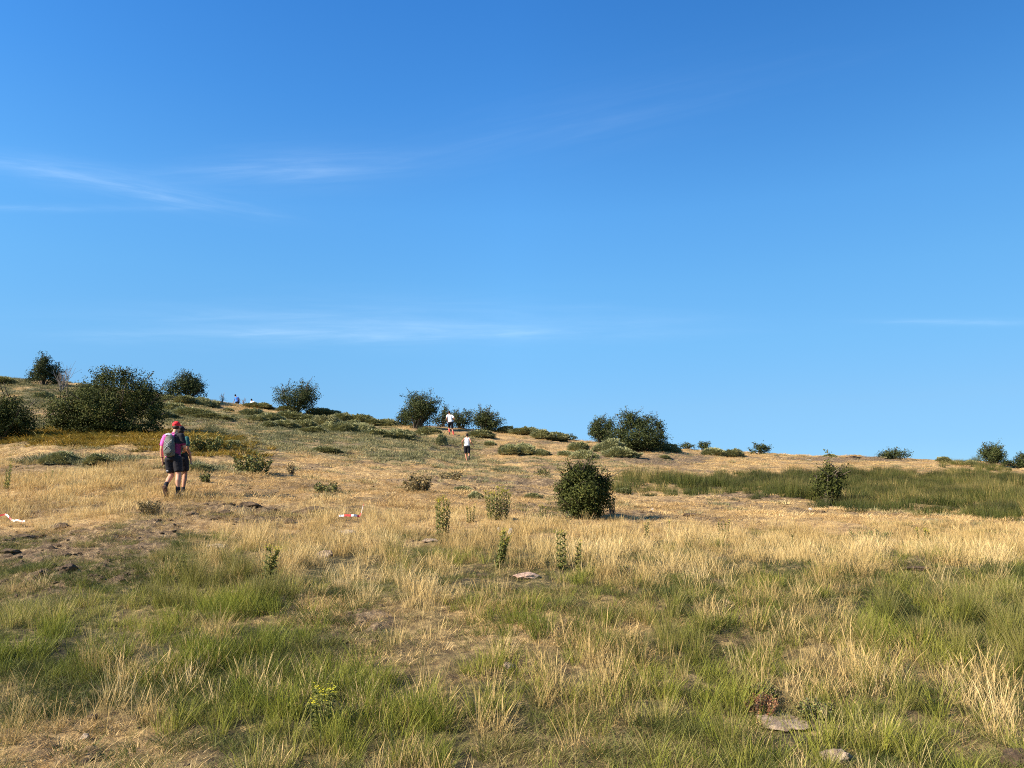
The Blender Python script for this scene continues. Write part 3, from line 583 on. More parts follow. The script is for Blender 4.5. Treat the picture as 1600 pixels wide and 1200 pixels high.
# broom mounds ------------------------------------------------------
def broom_mesh(seed, mat, n=3400):
    r = np.random.RandomState(seed); d = r.randn(n, 3); d[:, 2] = np.abs(d[:, 2]) * 1.1 + .02; d /= np.linalg.norm(d, axis=1)[:, None]
    az = np.arctan2(d[:, 1], d[:, 0]); lump = .55 + .75 * fbm(az * 1.6 + 20, d[:, 2] * 3.5 + seed, seed, 3) + .22 * vnoise(az * 5 + 30, d[:, 2] * 8, seed + 3)
    base = d * lump[:, None] * np.array([.5, .5, 1.0]); L = .07 + .13 * r.rand(n) ** 2
    dirn = d * np.array([1, 1, .8]) + np.array([0, 0, .55]) + r.randn(n, 3) * .22; dirn /= np.linalg.norm(dirn, axis=1)[:, None]
    tip = base + dirn * L[:, None] * np.array([.7, .7, 1.0]); sd_ = np.cross(dirn, r.randn(n, 3)); sd_ /= np.linalg.norm(sd_, axis=1)[:, None]; w = .016
    root_ = base - dirn * L[:, None] * .5
    Vv = np.stack([root_ - sd_ * w, root_ + sd_ * w, tip + sd_ * w * .4, tip - sd_ * w * .4], 1).reshape(-1, 3); Fq = np.arange(4 * n).reshape(n, 4)
    cs_ = _hash(np.floor(az * 4), np.floor(d[:, 2] * 6), seed); rn = np.clip(.15 + .35 * cs_ + .5 * r.rand(n), 0, 1)
    # woody core
    A, B_ = np.meshgrid(np.linspace(0, 6.2832, 25)[:-1], np.linspace(0, 1.5, 8)); dd = np.stack([np.cos(A) * np.cos(B_), np.sin(A) * np.cos(B_), np.sin(B_)], -1).reshape(-1, 3)
    az2 = np.arctan2(dd[:, 1], dd[:, 0]); lump2 = .50 + .75 * fbm(az2 * 1.6 + 20, dd[:, 2] * 3.5 + seed, seed, 3)
    Vc = dd * lump2[:, None] * np.array([.46, .46, .86]) - np.array([0, 0, .05]); Fc = np.array([[j*24 + i, j*24 + (i+1) % 24, (j+1)*24 + (i+1) % 24, (j+1)*24 + i] for j in range(7) for i in range(24)])
    rnc = np.full(len(Vc), .12)
    V2, F2 = merge([(Vv, Fq), (Vc, Fc)])
    return mesh_np('broom_shrub', V2, F2, None, mat, False, dict(rnd=np.concatenate([np.repeat(rn, 4), rnc])), link=False).data
BM = [broom_mesh(60 + i, BROOM) for i in range(5)]; BMP = broom_mesh(70, BROOMP)
BAND = 'grey green broom mound in the dense broom band left of the tall ridge hawthorn'
mounds = [
 (403, 639, 40, 7, 'largest smooth broom dome on the skyline, hiding the person in white', 66, 0),
 (388, 657, 16, 7, 'tiny broom mound at the left tip of the broom band', 0, 0),
 (318, 637, 20, 9, 'small dark broom mound at the foot of the skyline hawthorn above the walkers', 0, 0),
 (336, 638, 18, 10, 'small dark broom mound alone on the sandy gap left of the person in blue', 0, 0),
 (357, 643, 14, 6, 'tiny dark broom tuft on the sandy slope under the person in blue', 0, 0),
 (507, 665, 38, 16, 'pale yellowish broom dome, the lightest of the ridge broom mounds', 54, 1),
 (640, 682, 18, 9, 'small broom mound at the right tip of the dense broom band', 0, 0),
 (668, 677, 40, 11, 'broom mound at the foot of the tall ridge hawthorn', 57, 0),
 (690, 696, 20, 13, 'single round broom mound on the straw slope below the runners trees', 0, 0),
 (676, 679, 10, 5, 'tiny dark broom tuft above the single round broom mound', 0, 0),
 (687, 677, 8, 5, 'tiny dark broom tuft left of the upper runner\'s feet', 0, 0),
 (752, 683, 36, 10, 'flat broom mound directly right of the upper runner\'s feet', 57, 0),
 (790, 679, 28, 9, 'flat broom mound on the skyline right of the spiky hawthorn', 65, 0),
 (795, 703, 28, 8, 'small flat broom patch right of the lower runner', 0, 0),
 (765, 693, 18, 6, 'tiny broom patch above and right of the lower runner', 0, 0),
 (820, 680, 36, 12, 'left skyline mound of the trio between spiky and dome hawthorns', 64, 0),
 (845, 687, 36, 12, 'middle mound of the skyline trio between spiky and dome hawthorns', 62, 0),
 (870, 689, 34, 10, 'right mound of the skyline trio between spiky and dome hawthorns', 63, 0),
 (820, 711, 34, 14, 'broom mound left in the row below the skyline trio', 0, 0),
 (847, 712, 24, 10, 'broom mound second from left in the row below the skyline trio', 0, 0),
 (795, 711, 26, 12, 'leftmost broom mound in the row below the skyline trio', 0, 0),
 (882, 714, 28, 9, 'small brownish broom mound in the row above the round field hawthorn', 0, 0),
 (911, 717, 34, 16, 'bulky broom mound directly above the round field hawthorn', 0, 0),
 (904, 703, 26, 10, 'small broom mound behind the bulky one above the field hawthorn', 0, 0),
 (952, 694, 38, 16, 'tall broom mound against the left foot of the dome hawthorn', 55, 0),
 (970, 705, 48, 12, 'long low broom mound in front of the dome hawthorn', 51, 0),
 (1040, 701, 40, 14, 'broom mound touching the right side of the dome hawthorn', 60, 0),
 (1022, 697, 24, 10, 'broom tuft partly behind the right side of the dome hawthorn', 62, 0),
 (1038, 716, 18, 6, 'small pale broom tuft on the bare slope below the dome hawthorn', 0, 0),
 (1116, 706, 34, 13, 'left one of the two broom mounds on the right ridge', 60, 0),
 (1147, 710, 34, 12, 'right one of the two broom mounds on the right ridge', 60, 0),
 (1295, 711, 22, 6, 'low flat broom tuft on the bare skyline right of centre', 66, 0),
 (1475, 721, 30, 9, 'low dark green tuft on the skyline left of the lone right tree', 64, 0),
 (1518, 724, 14, 8, 'small dark green tuft just left of the lone right tree', 64, 0),
 (508, 708, 40, 8, 'dark end of the low heath strip in the middle of the slope', 0, 0),
 (742, 778, 20, 9, 'small dark grey cushion shrub behind the flowering ragwort clump', 0, 0),
 (722, 765, 26, 8, 'flat grey cushion shrub on the bare strip left of centre', 0, 0),
 (832, 776, 22, 8, 'flat grey cushion shrub right of the flowering ragwort clump', 0, 0),
 (972, 770, 22, 9, 'flat grey cushion shrub right of the round field hawthorn', 0, 0),
 (92, 727, 50, 18, 'round grey green shrub in the grey strip below the bracken, far left', 0, 0),
 (155, 727, 60, 12, 'long grey green cushion in the grey strip left of the walkers', 0, 0),
 (308, 737, 46, 13, 'grey green cushion shrub on the dry grass right of the walkers', 0, 0),
 (360, 702, 36, 14, 'green cushion shrub above the shrubs right of the walkers', 0, 0),
 (68, 611, 30, 10, 'grey green mound under the far left skyline tree', 55, 0),
 (5, 604, 30, 10, 'green mound on the skyline at the left edge', 64, 0)]
BND = [(395,650,36,13),(414,653,24,10),(428,661,36,14),(455,656,38,14),(450,645,46,9),(440,669,32,11),(420,669,28,9),(478,659,32,11),(474,669,36,11),(487,676,34,10),(516,674,34,13),(540,677,36,15),(562,679,36,16),
       (585,683,36,13),(602,685,26,10),(535,659,38,13),(512,651,38,9),(562,661,38,13),(585,664,32,10),(606,666,30,11),(624,686,34,16),(460,670,24,10),(550,668,30,10),(498,650,30,9),(575,672,26,9),(402,660,22,9),(530,668,24,8)]
HL = [(250,656,36,13),(268,643,44,15),(300,651,50,13),(288,634,40,12),(310,633,30,9),(245,640,30,12),(330,655,44,9),(265,655,40,10),(350,658,34,7),(262,628,24,9)]
allm = mounds + [(*m, BAND, 0, 0) for m in BND] + [(*m, 'grey green heather mound on the slope right of the biggest bush', 0, 0) for m in HL]
for i, (u, v, w, h, lab, y, pale) in enumerate(allm):
    p = at(u, v=v) if not y else at(u, y=y); o = bpy.data.objects.new('broom_shrub', BMP if pale else BM[i % 5]); COL.objects.link(o)
    rr_ = random.Random(i); W = px(w, p.y) * (1.22 if i >= len(mounds) else 1.10) * rr_.uniform(.9, 1.15); Hh = px(h + .6, p.y) * rr_.uniform(.75, 1.05); o.location = p - Vector((0, 0, .05)); o.scale = (W, W * rr_.uniform(.6, 1.1), Hh); o.rotation_euler = (0, 0, i * 1.7)
    grp = 'mounds of the dense broom band' if lab == BAND else ('heather mounds beside the biggest bush' if i >= len(mounds) + len(BND) else 'broom mounds on the hill')
    tag(o, lab, 'shrub', grp)

# small green and brown shrubs in the pasture -----------------------
SHR = leaf_mat('shrub_leaf', [(.0, (.045, .06, .02)), (.5, (.11, .13, .035)), (.85, (.22, .20, .06)), (1, (.34, .25, .09))], .15, inst=False)
SHB = leaf_mat('brown_shrub_leaf', [(.0, (.10, .08, .035)), (.5, (.20, .16, .07)), (1, (.36, .27, .12))], .15, inst=False)
def sprout(label, u, v, w, h, mat, n=700, seed=1, name='field_shrub', cat='shrub', leaf=.05, y=None):
    """an upright twiggy little shrub: many ascending stems carrying small leaves"""
    r = np.random.RandomState(seed); p = at(u, v=v) if y is None else at(u, y=y); W = px(w, p.y); Hh = px(h, p.y); root = empty(name, p); tag(root, label, cat)
    tw = []; C = []; ns = 26
    for i in range(ns):
        a = r.rand() * 6.283; q = r.rand() ** .6 * .5; b0 = np.array([math.cos(a) * q * W * .6, math.sin(a) * q * W * .6, -.03]); tp = np.array([math.cos(a) * q * W, math.sin(a) * q * W, Hh * r.uniform(.6, 1) * (1 - .5 * q * q)])
        mid_ = (b0 + tp) / 2 + r.randn(3) * .04 * W; tw.append(tube_np([b0, mid_, tp], .006, .003, 3)); m = n // ns; f = r.uniform(.15, 1.0, m)[:, None]
        C.append(b0 * (1 - f) ** 2 + 2 * mid_ * f * (1 - f) + tp * f * f + r.randn(m, 3) * leaf * .55)
    C = np.concatenate(C); C[:, 2] = np.maximum(C[:, 2], .01); Vv, Fq = leaf_quads(r, C, np.tile([0, 0, .5], (len(C), 1)), leaf * 1.3, leaf * .6, 1.0)
    mesh_np('foliage', Vv, Fq, None, mat, False, dict(rnd=np.repeat(r.rand(len(C)), 4)), parent=root); Vt, Ft = merge(tw); mesh_np('stem', Vt, Ft, None, BARK, False, parent=root)
sprout('yellowish green leafy shrub on the dry slope right of the walkers', 392, 740, 58, 34, SHR, 1500, 1, leaf=.07)
sprout('small dark leafy shrub in the dry grass just right of the walkers\' legs', 320, 755, 16, 18, SHR, 300, 2, leaf=.05)
sprout('low green leafy shrub alone on the straw slope below the heath strip', 510, 770, 42, 16, SHR, 800, 3, leaf=.05)
sprout('brown half dead shrub in the middle of the straw slope', 650, 771, 52, 30, SHB, 1400, 4, leaf=.06)
sprout('low olive shrub right of the brown half dead shrub', 706, 751, 44, 15, SHB, 700, 5, leaf=.06)
sprout('low dark shrub clump left of the round field hawthorn, under the broom row', 846, 745, 28, 15, SHR, 500, 6, leaf=.06)
sprout('dark thick shrub clump on the eroded bank below the walkers', 232, 806, 34, 26, SHB, 1000, 7, leaf=.035)
sprout('tiny brown stalky shrub on the straw slope right of the leafy shrub', 455, 742, 12, 20, SHB, 160, 8, leaf=.06)
sprout('low dark green creeping plant on the turf at right, under the rush bed', 1362, 846, 70, 20, SHR, 1300, 9, leaf=.03)
sprout('low dark tuft on the mossy ground at the right under the rushes', 1518, 858, 30, 14, SHR, 600, 10, leaf=.03)
sprout('round green bush patch right behind the walkers in the bracken', 330, 708, 70, 26, SHR, 1700, 11, leaf=.08)
sprout('brown stalky weed at the right foot of the round field hawthorn', 956, 808, 16, 28, SHB, 240, 12, leaf=.03)
sprout('low dark green clump in the dry grass right of the slim weeds', 975, 905, 44, 24, SHR, 900, 13, leaf=.02)
sprout('green leafy weed patch in front of the round field hawthorn', 878, 818, 34, 22, SHR, 400, 14, leaf=.03)
sprout('low spiny dark green plant on the right of the flat stone slab', 1274, 1122, 60, 30, SHR, 1300, 15, name='thistle_plant', cat='plant', leaf=.020)
sprout('low spiny dark green plant behind the reddish dried plant', 1190, 1082, 56, 24, SHR, 1200, 16, name='thistle_plant', cat='plant', leaf=.020)
REDP = leaf_mat('red_sprig', [(.0, (.16, .06, .035)), (.5, (.28, .12, .06)), (1, (.40, .24, .11))], .2, inst=False)
sprout('reddish dried low plant growing at the top of the flat stone slab', 1192, 1108, 52, 30, REDP, 1500, 17, name='sorrel_plant', cat='plant', leaf=.014)

# ragwort --------------------------------------------------------------
RLF = leaf_mat('ragwort_leaf', [(.0, (.10, .12, .035)), (.5, (.22, .25, .07)), (.85, (.36, .36, .10)), (1, (.48, .42, .14))], .35, inst=False)
RFL = leaf_mat('ragwort_flower', [(.0, (.22, .25, .03)), (.5, (.45, .42, .03)), (1, (.68, .56, .03))], .2, inst=False)
RST = simple('ragwort_stem', (.14, .15, .05), .8, .3, 30)
def ragwort(label, u, v, w, h, ns, fl, seed, lean=0.0, leafn=80, group='ragwort plants on the near slope'):
    r = np.random.RandomState(seed); p = at(u, v=v); W = px(w, p.y); Hh = px(h, p.y); root = empty('ragwort_plant', p); tag(root, label, 'plant', group)
    tw = []; C = []; Fc = []; Cn = []
    for i in range(ns):
        fx = (i + .5) / ns - .5 if ns > 1 else 0; bx = fx * W * .55; tx = fx * W * .8 + lean * Hh; hh = Hh * (r.uniform(.60, 1) if ns > 1 else 1); dy = r.uniform(-.4, .4) * W
        b0 = np.array([bx, dy * .5, -.03]); tp = np.array([tx, dy, hh * .95]); Vt, Ft = tube_np([b0, (b0 + tp) / 2 + r.randn(3) * .012, tp], .007, .004, 5); mesh_np('stem', Vt, Ft, None, RST, True, parent=root)
        f = np.linspace(.05, 1, leafn); an = f * 40 + r.rand() * 6; ll = (.078 * (1 - .4 * f)) * r.uniform(.6, 1.2, leafn) * min(1, Hh / .5)
        dd = np.stack([np.cos(an), np.sin(an), .55 + 0 * an], 1); C.append(b0 + (tp - b0) * f[:, None] + dd * ll[:, None] * .55); Cn.append((dd, ll))
        m = int(fl * 60); a2 = r.rand(m) * 6.283; q = r.rand(m) ** .5 * .050 * min(1.2, Hh / .5); Fc.append(tp + np.stack([np.cos(a2) * q, np.sin(a2) * q, (.02 + r.rand(m) * .05) - q * .3], 1))
        m2 = int(16 + 10 * (1 - fl)); a2 = r.rand(m2) * 6.283; q = r.rand(m2) * .03
        C.append(tp + np.stack([np.cos(a2) * q, np.sin(a2) * q, r.rand(m2) * .035 - .02], 1)); dd2 = np.stack([np.cos(a2), np.sin(a2), 0 * a2 + 1.2], 1); Cn.append((dd2, np.full(m2, .028)))
    # leaves as pointed, folded blades
    Cc = np.concatenate(C); D = np.concatenate([c[0] for c in Cn]); L = np.concatenate([c[1] for c in Cn])[:, None]; D = D + r.randn(*D.shape) * .2; D /= np.linalg.norm(D, axis=1)[:, None]
    S = np.cross(D, np.array([0, 0, 1.0])); S /= np.linalg.norm(S, axis=1)[:, None] + 1e-6; U = np.cross(S, D); n = len(Cc)
    Vv = np.stack([Cc - D * L * .6, Cc + S * L * .23 + U * L * .1, Cc + D * L * .6 - np.array([0, 0, .35]) * L, Cc - S * L * .23 + U * L * .1], 1).reshape(-1, 3)
    mesh_np('foliage', Vv, np.arange(4 * n).reshape(n, 4), None, RLF, False, dict(rnd=np.repeat(r.rand(n), 4)), parent=root)
    Fc = np.concatenate(Fc)
    if len(Fc): Vf, Ff = leaf_quads(r, Fc, np.tile([0, 0, 1.0], (len(Fc), 1)), .017, .017, .5); mesh_np('blossoms', Vf, Ff, None, RFL, False, dict(rnd=np.repeat(r.rand(len(Fc)), 4)), parent=root)
ragwort('tall dense ragwort column with yellow heads left of the bushy ragwort clump', 691, 838, 28, 68, 10, .8, 1)
ragwort('wide bushy ragwort clump with yellow tops in the dry grass, centre', 778, 818, 50, 54, 15, .9, 2)
ragwort('leaning green ragwort stalk just above the pale pink rock', 778, 893, 16, 60, 7, .35, 3, lean=.18)
ragwort('pair of slim green ragwort stalks left in the row right of the rock', 877, 893, 20, 58, 3, .3, 4)
ragwort('single slim ragwort stalk, rightmost of those right of the rock', 902, 893, 10, 50, 2, .3, 5, lean=.06)
ragwort('leafy ragwort stalk with yellow buds in tall dry grass, lower left', 418, 918, 22, 66, 7, .5, 6, lean=.08)
ragwort('tall pale ragwort stalk at the left edge beside the dry grass', 10, 762, 16, 50, 4, .2, 7)
ragwort('low yellow flowering ragwort in the green grass at bottom left', 503, 1140, 46, 54, 8, .28, 8)
ragwort('slim dark ragwort stalk above the tall green grass, left', 284, 905, 14, 48, 3, .0, 9)
ragwort('slim stalk left of the field hawthorn between the ragworts', 848, 812, 16, 26, 3, .25, 10)
ragwort('slim ragwort stalk in dry grass right of the field hawthorn', 1011, 840, 14, 32, 2, .25, 11)
ragwort('short ragwort stalk second to the right of the field hawthorn', 1046, 838, 10, 22, 1, .2, 12)
ragwort('short ragwort cluster at the right, top of the tall dry band', 1130, 838, 26, 24, 4, .2, 13)
ragwort('small ragwort cluster on the turf below the rush bed', 1445, 846, 26, 24, 4, .7, 14)
ragwort('single short stalk in the dry band left of the right hand turf', 1240, 862, 8, 26, 1, .0, 15)
ragwort('small thin ragwort on the straw slope below the rush bed', 1447, 812, 10, 18, 2, .1, 16)
ragwort('three short stalks in the dry grass behind the left edge ragwort', 80, 752, 40, 18, 3, .0, 17)
ragwort('short ragwort tuft between the bushy clump and the slim stalks', 735, 818, 20, 26, 3, .3, 18)

# rocks -------------------------------------------------------------
def rock_mat(name, c0, c1, c2):
    m, t, b = new_mat(name, .9); n = noise(t, 9, 6, .65); n2 = noise(t, 30, 5, .7); c = ramp(t, n, [(.35, c0), (.5, c1), (.68, c2)])
    c = mixc(t, ramp(t, n2, [(.5, (0, 0, 0)), (.62, (.6, .6, .6))]), c, tuple(x * .55 for x in c1)); t.links.new(c, b.inputs['Base Color']); li = ramp(t, noise(t, 55, 3, .5), [(.60, (0, 0, 0)), (.66, (.5, .5, .5))]); c3 = mixc(t, li, c, (.34, .33, .20)) if 'soil' not in name else c; t.links.new(c3, b.inputs['Base Color']); bump(t, b, math_n(t, 'ADD', n2, math_n(t, 'MULTIPLY', n, 1.5)), 1.0, .03); return m
RK = rock_mat('pale_stone', (.20, .155, .11), (.38, .30, .215), (.56, .46, .34)); RKP = rock_mat('pink_stone', (.24, .15, .11), (.46, .31, .23), (.64, .49, .39)); RKG = rock_mat('grey_stone', (.20, .145, .10), (.34, .255, .18), (.50, .39, .28))
CLOD = rock_mat('dark_soil', (.045, .030, .018), (.10, .068, .040), (.19, .13, .08)); RKW = rock_mat('white_stone', (.5, .45, .4), (.66, .62, .56), (.78, .74, .68))
def rock(label, u, v, w, h, mat, seed, name='rock', cat='rock', depth=.75, sink=.25, group=None, flat=False, lift=0):
    p = at(u, v=v); W = px(w, p.y); Hh = px(h, p.y) * (.62 if W > .12 else .9); bm = bmesh.new(); bmesh.ops.create_icosphere(bm, subdivisions=4, radius=1)
    r = random.Random(seed); pl = [(Vector((r.gauss(0, 1), r.gauss(0, 1), r.gauss(0, 1) * .7)).normalized(), r.uniform(.62, .88)) for _ in range(12)]
    if flat: pl.append((Vector((.08, -.12, 1)).normalized(), .45))
    co = np.array([list(v_.co) for v_ in bm.verts])
    nz = fbm(co[:, 0] * 2.2 + seed, co[:, 1] * 2.2 + co[:, 2] * 1.7, seed, 4) - .5; nz2 = fbm(co[:, 0] * 7 + seed, co[:, 1] * 7 + co[:, 2] * 6, seed + 5, 3) - .5
    for v_, a, c_ in zip(bm.verts, nz, nz2):
        for n_, d_ in pl:
            q = v_.co.dot(n_)
            if q > d_: v_.co -= n_ * (q - d_) * .9
        v_.co *= 1 + a * .6 + c_ * .22
        v_.co = Vector((v_.co.x * W * .52, v_.co.y * W * .5 * depth, (v_.co.z * .78 + .45 - sink) * Hh * 1.0))
    for f in bm.faces: f.smooth = True
    me = bpy.data.meshes.new(name); bm.to_mesh(me); bm.free(); me.materials.append(mat); o = bpy.data.objects.new(name, me); COL.objects.link(o); o.location = p + Vector((0, 0, lift)); tag(o, label, cat, group)
    return o
rock('pale flat topped rock in the dry grass below the track, left', 340, 858, 34, 18, RK, 1, flat=True, sink=.4)
rock('pale stone lying just below the red and white tape', 545, 831, 30, 14, RK, 2, sink=.4)
rock('grey rounded rock half hidden in tall dry grass left of centre', 507, 868, 30, 20, RKG, 3, sink=.4)
rock('bright pinkish rock lying in the grass at the centre', 822, 909, 40, 15, RKP, 4, sink=.1)
rock('broad flat stone slab below the reddish plant, lower right', 1225, 1124, 92, 15, RKG, 5, flat=True, depth=1.1, sink=.45)
rock('rounded grey stone at the bottom edge, lower right', 1306, 1190, 58, 26, RKG, 6, sink=.35)
rock('brown lump of stone at the bottom right corner', 1588, 1196, 60, 32, CLOD, 7, name='earth_mound', cat='mound')
rock('tiny white stone, left of the two above the leaning ragwort', 780, 831, 7, 6, RKW, 8, name='stone', cat='stone', sink=.1, lift=.02)
rock('tiny white stone, right of the two above the leaning ragwort', 797, 836, 8, 9, RKW, 9, name='stone', cat='stone', sink=.1, lift=.03)
rock('tiny white stone on the bare slope right of the field hawthorn', 1019, 795, 7, 5, RKW, 10, name='stone', cat='stone', sink=.1)
rock('pale stone on the bare skyline patch right of centre', 1263, 719, 11, 4, RK, 11, name='stone', cat='stone', sink=.1)
rock('small white stone below the dark narrow hawthorn by the rushes', 1266, 796, 7, 5, RKW, 12, name='stone', cat='stone', sink=.1)
rock('small whitish stone in the dry turf at bottom left', 133, 1158, 15, 8, RK, 13, name='stone', cat='stone', lift=.01)
rock('brownish stone in the green grass below the pink rock', 795, 1044, 26, 14, RKG, 14, name='stone', cat='stone')
rock('small pale stone in the broom row above the field hawthorn', 955, 708, 8, 5, RKW, 15, name='stone', cat='stone', sink=.1)
rock('flat greyish stone in the thin grass under the tall ragwort', 672, 845, 30, 8, RKG, 17, name='stone', cat='stone')
for i, (u, v, w, h, lab) in enumerate([
    (495, 797, 34, 13, 'dark soil mound on the track left of the tape, largest of its row'), (521, 798, 22, 8, 'low dark soil mound just right of the largest one'), (390, 793, 36, 11, 'dark soil mound on the track right below the walkers'),
    (452, 813, 18, 11, 'dark crumbling clod on the track bank, nearest the tape side'), (435, 818, 14, 8, 'dark crumbling clod at the lower end of the track bank'), (352, 806, 22, 11, 'dark clod on the track bank below the walkers\' right'),
    (276, 806, 14, 9, 'dark clod beside the thick shrub on the eroded bank'), (300, 809, 22, 7, 'low dark clod in the middle of the track bank'), (332, 779, 10, 6, 'small dark clod behind the track right of the walkers'),
    (308, 777, 20, 5, 'flat dark clod just right of the walkers\' shoes'), (105, 902, 26, 14, 'dark clod on the trampled soil nearest the green grass, left'), (40, 845, 34, 12, 'dark clod on trampled soil under the left tape'),
    (95, 822, 34, 14, 'dark clod in trampled soil behind the others at left'), (200, 880, 26, 9, 'dark clod between trampled soil and the dry grass'), (12, 875, 30, 9, 'dark clod of trampled soil at the left edge'),
    (755, 905, 26, 10, 'dark clod in the grass left of the pinkish rock'), (798, 923, 22, 9, 'dark clod in the grass below the pinkish rock'), (1080, 806, 24, 7, 'dark clod on the bare slope right of the field hawthorn'),
    (1238, 786, 24, 8, 'dark clod on the bare slope left of the narrow hawthorn'), (1278, 800, 26, 6, 'flat dark clod under the narrow hawthorn by the rushes'), (1330, 716, 30, 7, 'dark soil mound on the skyline right of centre'),
    (1430, 892, 46, 8, 'brown soil hump in the tall dry band at right'), (145, 1128, 20, 9, 'dark clod in the turf, bottom left above the white stone'), (1320, 1137, 46, 8, 'dark soil crack mound between slab and rushes, lower right')]):
    rock(lab, u, v, w, h, CLOD, 40 + i, name='soil_clod', cat='clod', group='dark soil clods on the slope')

# barrier tape ------------------------------------------------------
def pmat(name, col, rough=.6): m, t, b = new_mat(name, rough); b.inputs['Base Color'].default_value = (*col, 1); return m
TW, TR = pmat('tape_white', (.75, .72, .70), .4), pmat('tape_red', (.52, .05, .05), .4)
def tape(label, pts, w=.07, band=.16, seed=1):
    r = random.Random(seed); P_ = [at(u, v=v) + Vector((0, 0, dz)) for u, v, dz in pts]; fine = []
    for a, b_ in zip(P_[:-1], P_[1:]):
        n = max(2, int((b_ - a).length / .04)); fine += [a.lerp(b_, k / n) for k in range(n)]
    fine.append(P_[-1]); bm = bmesh.new(); prev = None; d = 0; c0 = None; org = P_[0].copy()
    for i, p in enumerate(fine):
        tw_ = math.sin(i * .35 + seed) * .9; up = Vector((0, .35 * math.cos(tw_) + .2, math.cos(tw_) * .8 + .35)).normalized()
        wob = Vector((0, 0, .015 * math.sin(i * .9 + seed))); q = p + wob - org
        if i: d += (fine[i] - fine[i-1]).length
        a = bm.verts.new(q - up * w / 2); b2 = bm.verts.new(q + up * w / 2)
        if prev: f = bm.faces.new((prev[0], a, b2, prev[1])); f.material_index = int(d / band) % 2
        prev = (a, b2)
    me = bpy.data.meshes.new('barrier_tape'); bm.to_mesh(me); bm.free(); me.materials.append(TW); me.materials.append(TR); o = bpy.data.objects.new('barrier_tape', me); COL.objects.link(o); o.location = org
    sm = o.modifiers.new('thickness', 'SOLIDIFY'); sm.thickness = .002; tag(o, label, 'tape', 'strips of red and white tape')
tape('red and white plastic tape lying on the grass and rising, centre left', [(529, 815, .10), (541, 815, .14), (552, 815, .12), (561, 815, .13), (564, 815, .20), (566, 815, .30), (567, 815, .36)], .045, .13, 2)
tape('red and white plastic tape low in the dry grass at the left edge', [(-12, 820, .22), (6, 819, .20), (22, 820, .12), (38, 821, .15)], .035, .12, 3)

# crumbled soil: far too many lumps to count
cCR = bpy.data.collections.new('proto_crumb')
for i in range(5):
    bm = bmesh.new(); bmesh.ops.create_icosphere(bm, subdivisions=2, radius=.05); co = np.array([list(v.co) for v in bm.verts]); nz = fbm(co[:, 0] * 30 + i * 9, co[:, 1] * 30 + co[:, 2] * 22, 200 + i, 3)
    for v, q in zip(bm.verts, nz): v.co *= .35 + 1.3 * q; v.co.z *= .6
    me = bpy.data.meshes.new(f'proto_crumb_{i}'); bm.to_mesh(me); bm.free(); me.materials.append(CLOD); cCR.objects.link(bpy.data.objects.new(f'proto_crumb_{i}', me))
scatter('soil_crumbs', cCR, 5, lambda y: 34 * np.minimum(1, (11 / y) ** .8), 4.0, 26, 'soil', (.25, 1.05), None, 'dark crumbled soil scattered over the trampled bank', 'soil', seed=15, tilt=.5, wmap=lambda z, x, y: np.clip(z['soil'] * sst(.36, .56, fbm(x * 1.8, y * 1.8, 81)) * 1.5 + .015, 0, 1), thr=.01)

# ------------------------------------------------------------------ people
def _ico(sub=2):
    bm = bmesh.new(); bmesh.ops.create_icosphere(bm, subdivisions=sub, radius=1); bm.verts.ensure_lookup_table()
    V_ = np.array([list(v.co) for v in bm.verts]); F_ = np.array([[v.index for v in f.verts] for f in bm.faces]); bm.free(); return V_, F_
IV, IF = _ico(2)
def soft(name, chains, mat, parent, voxel=.011, smooth=6, folds=0.0, fscale=.12):
    """one continuous skin grown round chains of (x, y, z, rx[, ry, rz]) joints"""
    Vs = []; Fs = []; off = 0
    for ch in chains:
        nd = [tuple(q) + (q[3],) * (6 - len(q)) for q in ch]
        pts = [np.array(nd[0], float)] if len(nd) == 1 else []
        for a, b_ in zip(nd[:-1], nd[1:]):
            a, b_ = np.array(a, float), np.array(b_, float); L = np.linalg.norm(b_[:3] - a[:3]); n = max(1, int(math.ceil(L / (.32 * min(a[3:].min(), b_[3:].min())))))
            pts += [a + (b_ - a) * k / n for k in range(n)]
        if len(nd) > 1: pts.append(np.array(nd[-1], float))
        for q in pts: Vs.append(IV * q[3:6] + q[:3]); Fs.append(IF + off); off += len(IV)
    o = mesh_np(name, np.concatenate(Vs), None, np.concatenate(Fs), mat, True, parent=parent)
    m = o.modifiers.new('union', 'REMESH'); m.mode = 'VOXEL'; m.voxel_size = voxel; m.use_smooth_shade = True
    if smooth: sm = o.modifiers.new('soften', 'SMOOTH'); sm.iterations = smooth; sm.factor = .5
    if folds:
        tx = bpy.data.textures.new(name + '_folds', 'CLOUDS'); tx.noise_scale = fscale; d = o.modifiers.new('folds', 'DISPLACE'); d.texture = tx; d.strength = folds; d.mid_level = .5
    return o
def hand_chain(w, d, side, r=.0085, curl=.35):
    """palm, four unequal curled fingers and a thumb leaving the side of the palm"""
    w = Vector(w); d = Vector(d).normalized(); ac = Vector((0, 1, 0)); ac = (ac - d * ac.dot(d)).normalized(); nm = d.cross(ac) * side
    ch = [[(*w, .026, .030, .026), (*(w + d * .05), .017, .036, .03), (*(w + d * .085), .014, .034, .022)]]
    for k, (o_, L) in enumerate(((.030, .070), (.010, .080), (-.010, .075), (-.028, .058))):
        a = w + d * .085 + ac * o_; b_ = a + (d + nm * curl * .4).normalized() * L * .5; c_ = b_ + (d + nm * curl * 1.6).normalized() * L * .5; ch.append([(*a, r), (*b_, r * .93), (*c_, r * .78)])
    a = w + d * .03 + ac * .030; b_ = a + (d * .6 + ac * .9 + nm * .3).normalized() * .035; c_ = b_ + (d + ac * .3 + nm * .4).normalized() * .03; ch.append([(*a, r * 1.3), (*b_, r * 1.1), (*c_, r * .9)])
    return ch
